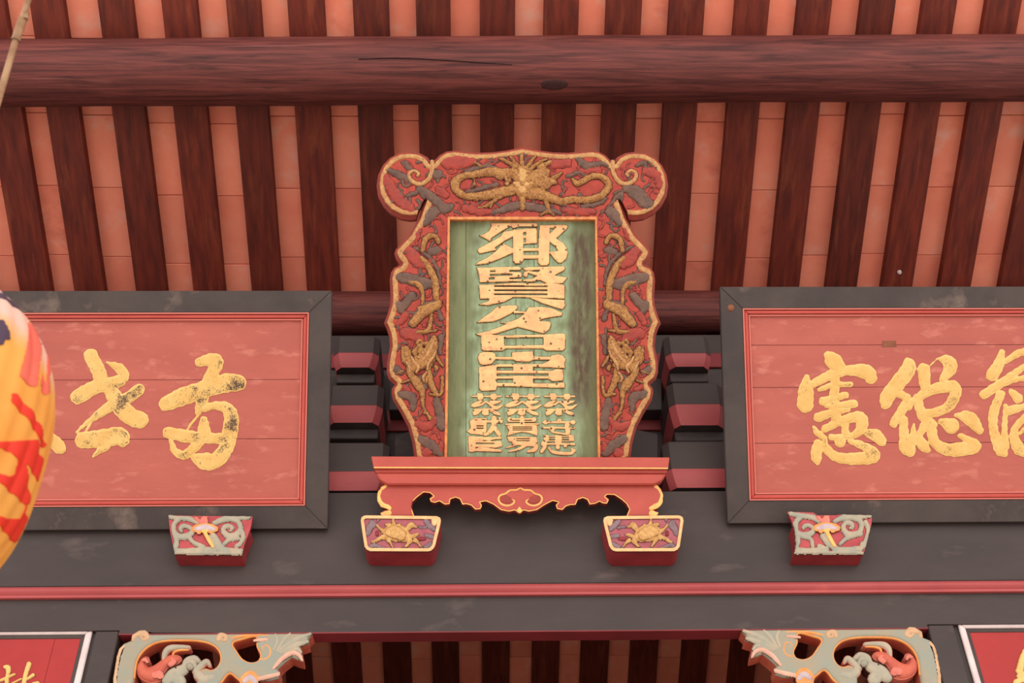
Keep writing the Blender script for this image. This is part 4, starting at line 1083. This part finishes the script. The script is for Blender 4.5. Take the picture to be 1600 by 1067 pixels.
def flower_peg(z, pts, dx, label, right):
    PG = plane_lean(816, 835, YB-0.088, 0)
    q = zm(pts, *z)
    f = sd_poly(q)
    c = PG.hit(sum(p[0] for p in q)/len(q), sum(p[1] for p in q)/len(q))
    e = empty('carved_peg', (c[0], YB-0.07, c[2]-0.1)); tag(e, label, 'peg', 'flower pegs under the side plaques')
    relief('peg_face', e, PG, f, lambda s, X, Y: 0.0*s, ['fl_ground', 'peg_side'], 1.0, z0=0.0, depth=0.018, smooth=False, back=True)
    ys = max(p[1] for p in q); yc = 829 if not right else 822
    xl = [p for p in q if p[1] > yc and p[0] < sum(a[0] for a in q)/len(q)]; xr = [p for p in q if p[1] > yc and p[0] >= sum(a[0] for a in q)/len(q)]
    low = [(min(p[0] for p in q if p[0] < 2000 and p[1] > yc-12)+1, yc)] + sorted(xl, key=lambda p: p[1]) + sorted(xr, key=lambda p: -p[1]) + [(max(p[0] for p in q if p[1] > yc-12)-1, yc)]
    prism('peg_body', e, PG, low, -0.087, -0.016, ['peg_side'], 0.0, ref=0.0)
    T = lambda *p: sd_stroke(zm([(a[0]+dx, a[1], a[2]*1.18) for a in p], *z))
    ins = shrink(f, 0.2)
    if not right:
        sc = [T((200, 225, 22), (330, 240, 24), (450, 250, 30), (560, 300, 24)), T((330, 245, 24), (255, 320, 26), (265, 420, 28), (330, 470, 34), (430, 460, 34), (490, 400, 28), (440, 350, 24), (370, 340, 26), (335, 375, 22), (350, 405, 14)),
              T((260, 430, 24), (290, 540, 28), (270, 640, 34), (400, 650, 30), (600, 640, 34), (760, 630, 30)), T((440, 470, 26), (500, 540, 24), (620, 600, 30)), T((1190, 225, 24), (1080, 240, 24), (900, 250, 34), (760, 300, 26)),
              T((900, 245, 22), (1050, 280, 26), (1085, 370, 28), (1030, 450, 34), (930, 460, 34), (870, 400, 28), (890, 350, 26), (950, 340, 26), (985, 365, 22), (960, 395, 14)), T((1090, 380, 28), (1120, 480, 26), (1080, 560, 22)), T((1060, 490, 22), (950, 510, 24), (880, 560, 20)),
              T((1100, 660, 36), (980, 650, 34), (860, 620, 34), (780, 500, 34), (730, 430, 30)), T((1070, 570, 26), (1030, 590, 20)), T((280, 675, 20), (600, 675, 20), (1090, 680, 20)), T((690, 480, 26), (760, 580, 34), (840, 640, 30))]
    else:
        sc = [T((280, 185, 24), (420, 210, 28), (560, 230, 30), (640, 290, 22)), T((420, 215, 26), (350, 290, 30), (350, 400, 28), (420, 450, 34), (520, 440, 34), (570, 380, 26), (520, 335, 22), (455, 335, 24), (440, 370, 16)),
              T((350, 410, 26), (375, 520, 26), (350, 630, 32), (500, 640, 26), (640, 640, 30)), T((430, 470, 22), (530, 500, 22), (560, 590, 20)), T((1270, 210, 24), (1120, 220, 30), (950, 230, 34), (830, 280, 22)),
              T((1000, 225, 24), (1140, 270, 28), (1165, 370, 28), (1100, 440, 34), (1000, 440, 34), (940, 370, 28), (960, 310, 26), (1030, 300, 26), (1060, 350, 20), (1020, 365, 14)), T((1220, 290, 26), (1255, 400, 26), (1210, 560, 26)), T((1160, 440, 22), (1000, 480, 24), (900, 560, 20)),
              T((1150, 620, 32), (960, 640, 34), (840, 620, 34), (770, 530, 34), (730, 430, 34)), T((1190, 575, 40)), T((330, 680, 18), (700, 670, 20), (1190, 680, 18)), T((680, 460, 30), (760, 570, 32)), T((640, 590, 28), (720, 640, 36))]
    relief('pale_scrollwork', e, PG, inter(union(*sc), ins), dome(0.009, 3.5), ['fl_pale', 'outline'], 0.8, z0=0.0, lip=0.5, rough=0.3)
    cx, cy = (640, 370) if not right else (735, 360)
    relief('lotus_leaf', e, PG, union(T((cx-130, cy, 34), (cx-60, cy-15, 46), (cx, cy-20, 48), (cx+70, cy-10, 46), (cx+130, cy, 32)), T((cx-70, cy+30, 30)), T((cx+70, cy+25, 30))), dome(0.004, 3), ['orange', 'outline'], 0.8, z0=0.008, lip=0.4, rough=0.4)
    relief('lotus_heart', e, PG, union(T((cx-110, cy, 20), (cx, cy-20, 32), (cx+110, cy, 20))), dome(0.003, 3), ['fl_lotus'], 0.8, z0=0.0115)
    relief('gilded_stem', e, PG, union(T((cx-30, cy+25, 14), (cx, cy+30, 22), (cx+30, cy+15, 14)), T((cx, cy+40, 20), (cx+40, cy+120, 20), (cx+100, cy+220, 16))), dome(0.003, 2), ['gold_line'], 0.8, z0=0.0115)
    relief('salmon_bud', e, PG, inter(union(T((cx, cy-150, 26), (cx-10, cy-100, 46)), T((cx-110, cy-130, 22), (cx-60, cy-90, 18))), ins), dome(0.004, 3), ['fl_pink', 'outline'], 0.8, z0=0.008, lip=0.4)
flower_peg((240, 780, 8.0), [(185, 198), (520, 208), (800, 210), (1238, 214), (1220, 330), (1180, 450), (1130, 580), (1105, 705), (265, 695), (235, 540), (205, 400)], 0,
           'pale scroll-carved lotus peg with pink ground under the left plaque', False)
flower_peg((1200, 780, 8.0), [(240, 155), (560, 165), (620, 200), (860, 200), (900, 190), (1300, 200), (1295, 300), (1260, 450), (1225, 590), (1190, 695), (325, 690), (345, 560), (330, 400), (295, 270)], 0,
           'pale scroll-carved lotus peg with pink ground under the right plaque', True)

# ------------------------------------------------------------------ carved corner brackets below the beam
PQ = plane_lean(816, 1030, YB+0.02, 0)
ZQ = (170, 970, 4.706)
def corner(mir, label):
    c2 = 1647
    def mp(pts):
        p = zm(pts, *ZQ)
        return p if not mir else [(c2-a[0], a[1]-5, *a[2:]) for a in p]
    T = lambda *p: sd_stroke(mp(p)); G = lambda *p: sd_poly(mp(p))
    out = G((165, 150), (172, 105), (225, 72), (300, 66), (700, 70), (1200, 76), (1508, 78), (1500, 108), (1468, 138), (1476, 172), (1412, 192), (1424, 240), (1432, 300), (1385, 288), (1345, 272), (1295, 310), (1240, 362), (1262, 378), (1252, 425), (1190, 442), (1095, 446), (1040, 500), (900, 600), (500, 680), (25, 760), (32, 430), (58, 270), (76, 210), (112, 172))
    big = sd_poly(spoly(mp([(195, 540), (198, 400), (215, 295), (262, 222), (340, 172), (450, 152), (650, 154), (755, 180), (808, 230), (818, 290), (795, 340), (755, 362), (712, 352), (668, 378), (650, 440), (620, 540), (400, 590)])))
    h2 = sd_poly(spoly(mp([(915, 168), (985, 140), (1080, 122), (1085, 190), (1112, 250), (1095, 295), (1040, 306), (985, 280), (945, 225)])))
    h3 = sd_poly(spoly(mp([(885, 395), (930, 420), (965, 460), (950, 540), (820, 580), (770, 520), (830, 460)])))
    body_f = minus(out, big, h2, h3)
    c = PQ.hit(*mp([(700, 70)])[0])
    e = empty('carved_corner_bracket', (c[0], YB+0.05, c[2])); tag(e, label, 'carved bracket', 'carved corner brackets under the beam')
    relief('bracket_board', e, PQ, body_f, dome(0.014, 6), ['teal', 'dragon_red'], 1.0, z0=0.0, depth=0.07, back=True)
    relief('orange_edge', e, PQ, inter(band(body_f, 0.2, 2.9), inter(shrink(out, 5.5), union(T((150, 300, 130), (500, 200, 130), (900, 300, 150), (1000, 350, 120), (850, 500, 120)), T((980, 220, 170))))), dome(0.004, 1.5), ['orange'], 0.8, z0=0.009, depth=0.006)
    relief('orange_edge', e, PQ, inter(T((1112, 285, 9), (1155, 282, 10), (1188, 245, 10), (1180, 195, 9), (1150, 182, 8), (1128, 202, 7), (1145, 222, 6)), out), dome(0.005, 2), ['orange', 'outline'], 0.8, z0=0.010, lip=0.4)
    relief('tan_edge', e, PQ, inter(union(T((285, 84, 16), (500, 84, 14), (800, 88, 13), (905, 100, 12)), T((110, 200, 26), (80, 280, 26), (62, 380, 24), (52, 470, 24))), out), dome(0.005, 3.5), ['tan', 'outline'], 0.8, z0=0.009, rough=0.5, split=True)
    relief('tan_edge', e, PQ, inter(T((900, 128, 10), (1000, 108, 11), (1100, 104, 11), (1170, 108, 9)), out), dome(0.005, 2.5), ['orange'], 0.8, z0=0.010)
    for p in ([(175, 135, 20), (190, 100, 28), (250, 92, 28), (285, 118, 20), (262, 140, 14), (238, 125, 10)], [(805, 140, 16), (820, 108, 20), (860, 115, 18), (855, 145, 14), (832, 140, 9), (830, 122, 7)]):
        relief('curled_tip', e, PQ, inter(T(*p), out), dome(0.008, 4), ['tan', 'outline'], 0.7, z0=0.011, lip=0.5)
    Dr = sd_poly(spoly(mp([(212, 345), (232, 300), (262, 270), (290, 272), (292, 298), (268, 318), (290, 345), (345, 325), (400, 285), (455, 256), (510, 258), (532, 282), (505, 315), (445, 335), (420, 360), (398, 400), (380, 440), (300, 450), (225, 410)])))
    relief('red_dragon', e, PQ, Dr, dome(0.016, 8), ['dragon_red', 'fl_pink'], 0.8, z0=0.004, lip=1.0, depth=0.05)
    for p in ([(455, 320, 20), (480, 300, 18), (465, 282, 10)], [(340, 400, 26), (375, 385, 22), (390, 410, 14), (368, 420, 9)], [(250, 290, 12), (272, 285, 14), (282, 305, 10)]):
        relief('salmon_curl', e, PQ, T(*p), dome(0.007, 4), ['fl_pink', 'outline'], 0.7, z0=0.017, lip=0.4)
    relief('teal_arm', e, PQ, T((405, 290, 14), (415, 235, 20), (450, 202, 22), (520, 194, 18), (588, 196, 14)), dome(0.010, 4), ['leaf_pale', 'fl_pink'], 0.8, z0=0.004, lip=0.6, depth=0.04)
    relief('orange_edge', e, PQ, T((470, 262, 7), (478, 232, 8), (520, 216, 8), (585, 214, 6)), dome(0.005, 2), ['orange', 'dragon_red'], 0.7, z0=0.008, depth=0.03)
    relief('dragon_face', e, PQ, union(T((560, 330, 24), (580, 295, 26), (630, 278, 24), (662, 300, 18)), T((610, 330, 40)), T((550, 360, 40), (480, 400, 50), (430, 440, 40)), T((520, 450, 50))), dome(0.013, 6), ['leaf_pale', 'outline'], 0.8, z0=0.006, lip=0.6, depth=0.05)
    relief('eye_pearl', e, PQ, T((598, 335, 28)), dome(0.012, 6), ['teal', 'outline'], 0.7, z0=0.016, lip=0.5)
    relief('snout_curl', e, PQ, union(T((640, 370, 26), (690, 320, 22), (722, 300, 18), (742, 330, 10)), T((660, 400, 36), (700, 430, 36), (760, 420, 30))), dome(0.012, 6), ['leaf_pale', 'fl_pink'], 0.8, z0=0.005, lip=0.7, depth=0.05)
    relief('nostril', e, PQ, T((492, 345, 7)), dome(0.002, 2), ['outline'], 0.7, z0=0.018)
    for p in ([(1215, 215, 12), (1240, 150, 16), (1225, 100, 12)], [(1235, 225, 12), (1290, 140, 18), (1335, 95, 12)], [(1245, 232, 12), (1350, 150, 24), (1485, 94, 12)], [(1255, 240, 12), (1370, 180, 24), (1462, 152, 12)], [(1270, 245, 10), (1375, 208, 18), (1412, 232, 12)]):
        relief('curled_leaf', e, PQ, inter(T(*p), out), dome(0.008, 5), ['leaf_pale', 'outline'], 0.8, z0=0.010, lip=0.5)
    relief('pink_leaf', e, PQ, inter(T((1210, 352, 10), (1270, 282, 18), (1345, 236, 18), (1398, 252, 16), (1422, 292, 10)), out), dome(0.008, 4), ['salmon_pale', 'outline'], 0.8, z0=0.012, lip=0.5)
    relief('pink_leaf', e, PQ, inter(T((1100, 425, 16), (1180, 408, 18), (1255, 390, 14)), out), dome(0.006, 4), ['salmon_pale', 'outline'], 0.8, z0=0.010, lip=0.5)
    relief('pink_leaf', e, PQ, T((1072, 146, 10), (1110, 142, 14), (1162, 138, 12)), dome(0.008, 4), ['salmon_pale', 'outline'], 0.8, z0=0.012, lip=0.5)
    relief('lotus_leaf', e, PQ, union(T((985, 430, 22), (1020, 400, 26), (1055, 392, 24), (1085, 425, 24)), T((1010, 460, 30), (1070, 460, 30))), dome(0.006, 3), ['orange', 'outline'], 0.8, z0=0.010, lip=0.5, depth=0.03)
    relief('lotus_heart', e, PQ, T((1000, 440, 18), (1040, 415, 22), (1075, 445, 18)), dome(0.004, 3), ['fl_lotus'], 0.8, z0=0.015)
corner(False, 'pierced dragon-carved teal and orange bracket at the lower left')
corner(True, 'pierced dragon-carved teal and orange bracket at the lower right')

# ------------------------------------------------------------------ red couplet boards with white borders, bottom corners
PB = plane_lean(816, 1030, post_y+0.019, 0)
def couplet(outer, sgn, strokes, jpx, label):
    xo, yo = outer
    u0, v0 = [float(q) for q in PB.uv(xo, yo, 0.012)]
    W, H_ = 0.62, 1.9
    e = empty('couplet_board', PB.at(u0-sgn*W/2, v0-H_, 0)); tag(e, label, 'signboard', 'red boards with white borders')
    def rect(d): return [(u0-sgn*d, v0-d), (u0-sgn*(W-d), v0-d), (u0-sgn*(W-d), v0-H_+d), (u0-sgn*d, v0-H_+d)]
    A, B, C = rect(0), rect(0.026), rect(0.042)
    for k in range(4):
        q = (k+1) % 4
        prism('white_border', e, PB, [A[k], A[q], B[q], B[k]], 0.0, 0.014, ['white'], 0.004, px=False)
        prism('dark_border', e, PB, [B[k], B[q], C[q], C[k]], 0.0, 0.006, ['frame_dark'], 0.001, px=False)
    uj = float(PB.uv(jpx, 1000)[0])
    for a, b in ((C[0][0], uj), (uj, C[1][0])):
        lo, hi = min(a, b)+0.0006, max(a, b)-0.0006
        prism('panel_board', e, PB, [(lo, C[0][1]), (hi, C[0][1]), (hi, C[2][1]), (lo, C[2][1])], 0.0, 0.003, ['couplet'], 0.0005, px=False)
    f = union(*[sd_stroke(s) for s in strokes])
    relief('gold_character', e, PB, f, dome(0.008, 3), ['gold_script', 'letter_edge'], 0.8, z0=0.003, lip=0.4)
ZL = (0, 970, 8.42)
couplet((145.5, 981), 1, [[(a, b, r*0.72) for a, b, r in zm(s, *ZL)] for s in ([(70, 610, 36), (110, 620, 50), (110, 680, 40)], [(0, 790, 26), (90, 750, 26), (190, 705, 22)], [(385, 570, 46), (350, 670, 42), (320, 790, 40), (310, 900, 36)],
        [(150, 830, 16), (280, 765, 16)], [(340, 780, 20), (440, 715, 34)], [(440, 830, 30), (500, 815, 30)], [(100, 700, 30), (80, 900, 40)])], 86, 'red board with white border and gold writing at the bottom left')
couplet((1496, 972), -1, [[(1602, 1018, 5), (1597, 1030, 5), (1593, 1048, 6)], [(1592, 1056, 4), (1610, 1050, 5)], [(1588, 1066, 5), (1600, 1062, 5), (1615, 1075, 6)]], 1640, 'red board with white border at the bottom right')

# ------------------------------------------------------------------ paper lantern on its rod
LC = Vector(ray(-192, 690)*2.55)
LA, LH = 0.345, 0.435
lan = empty('paper_lantern', LC-Vector((0, 0, LH))); tag(lan, 'big yellow ribbed paper lantern with red brushwork, hanging at the left edge', 'lantern')
def lan_r(t):                                      # t -1..1 from bottom to top: barrel with rounded shoulders
    return LA*max(1-abs(t)**2.6, 0.0)**0.5
NR = 36
V = []; Fc = []; nz = 56; na = NR*4
for i in range(nz+1):
    t = -0.985+1.97*i/nz
    r = lan_r(t)
    for k in range(na):
        a = 2*math.pi*k/na
        s = 1-0.018*(1-abs(math.cos(a*NR/2)))*1.0
        V.append((LC.x+r*s*math.cos(a), LC.y+r*s*math.sin(a), LC.z+LH*t))
for i in range(nz):
    for k in range(na):
        Fc.append([i*na+k, i*na+(k+1) % na, (i+1)*na+(k+1) % na, (i+1)*na+k])
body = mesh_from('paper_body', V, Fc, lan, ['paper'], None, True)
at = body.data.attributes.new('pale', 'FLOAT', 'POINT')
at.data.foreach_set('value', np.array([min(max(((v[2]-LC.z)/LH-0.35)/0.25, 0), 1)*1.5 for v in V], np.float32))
def lan_map(px, py, lift=0.004):
    out = []; nn = []
    d = ray(px, py)
    for dd in d:
        # march to the barrel surface
        dd = dd/np.linalg.norm(dd)
        b = dd @ np.array(LC); best = None
        prev = None
        for t in np.linspace(b-0.7, b+0.2, 160):
            p = dd*t-np.array(LC)
            tt = p[2]/LH
            rr = lan_r(tt) if abs(tt) < 1 else 0.0
            v = math.hypot(p[0], p[1])-rr
            if v < 0: break
        # settle on the surface radially
        rr = lan_r(max(min(p[2]/LH, .98), -.98))
        q = math.hypot(p[0], p[1]); e_ = p/np.array([q, q, 1])
        rr *= 1-0.018*(1-abs(math.cos(math.atan2(p[1], p[0])*NR/2)))
        out.append((LC.x+e_[0]*(rr+0.001), LC.y+e_[1]*(rr+0.001), LC.z+p[2]))
        nn.append((e_[0], e_[1], 0.0))
    return np.array(out), np.array(nn)
ZN = (0, 430, 2.2214)
def lpaint(name, polys, m):
    f = union(*[sd_poly(zm(p, *ZN)) for p in polys])
    relief(name, lan, None, f, flat(0.0008, 1, 1), [m], 2.0, depth=0.001, mapper=lan_map)
lpaint('red_brushstroke', [[(40, 410), (55, 412), (110, 470), (140, 520), (160, 590), (150, 600), (125, 540), (90, 490), (38, 440)],
        [(-60, 585), (0, 578), (110, 572), (130, 570), (140, 620), (150, 640), (130, 720), (120, 690), (90, 650), (100, 720), (105, 790), (90, 800), (70, 780), (0, 720), (-40, 690), (-40, 670), (30, 700), (55, 690), (60, 640), (40, 615), (0, 600), (-60, 610)],
        [(-40, 820), (20, 845), (70, 845), (90, 800), (95, 850), (70, 930), (50, 930), (0, 870), (-40, 850)]], 'lan_red')
lpaint('pink_brushstroke', [[(100, 160), (130, 180), (148, 240), (135, 310), (128, 380), (115, 388), (90, 370), (66, 350), (85, 280), (98, 220)], [(162, 270), (180, 250), (186, 290), (170, 350), (170, 410), (155, 415), (140, 370), (150, 340), (163, 380), (166, 330)]], 'lan_pink')
lpaint('ink_brushstroke', [[(-20, 150), (10, 155), (30, 195), (34, 225), (15, 225), (10, 242), (-20, 245)], [(-20, 50), (30, 75), (60, 95), (85, 130), (60, 115), (20, 85), (-20, 70)]], 'lan_ink')
for s, t0, nm in ((1, 0.985, 'top_collar'), (-1, -0.985, 'bottom_collar')):
    c = LC+Vector((0, 0, LH*t0)); r = lan_r(0.985)
    tube(nm, lan, [c-Vector((0, 0, 0.02)), c+Vector((0, 0, 0.03*s if s > 0 else 0.03))], [r+0.012, r+0.012], ['rod'], 32)
# rod through the two pixels where the photograph shows it, down to the lantern
tp = LC+Vector((0, 0, LH))
def at_dist(px, py, k): return Vector(ray(px, py)*k)
rod_pts = [tp, at_dist(-6, 168, 2.92), at_dist(26, 58, 3.04), at_dist(48, -12, 3.10), at_dist(100, -200, 3.3)]
tube('hanging_rod', lan, rod_pts, [0.0085, 0.0085, 0.0085, 0.0075, 0.0075], ['rod'], 12)
tube('rod_sleeve', lan, [at_dist(24, 64, 3.033), at_dist(36, 28, 3.07)], 0.0115, ['rod'], 12)
tube('rod_ring', lan, [at_dist(40, 30, 3.06), at_dist(42, 20, 3.07)], 0.007, ['rod'], 10)

# small pale spot on a rafter near the right plaque
relief('pale_spot', ceil, ROOF, sd_stroke([(1405.5, 425.5, 3.4)]), dome(0.004, 3), ['white'], 0.8, z0=RAFTER_T+0.004)
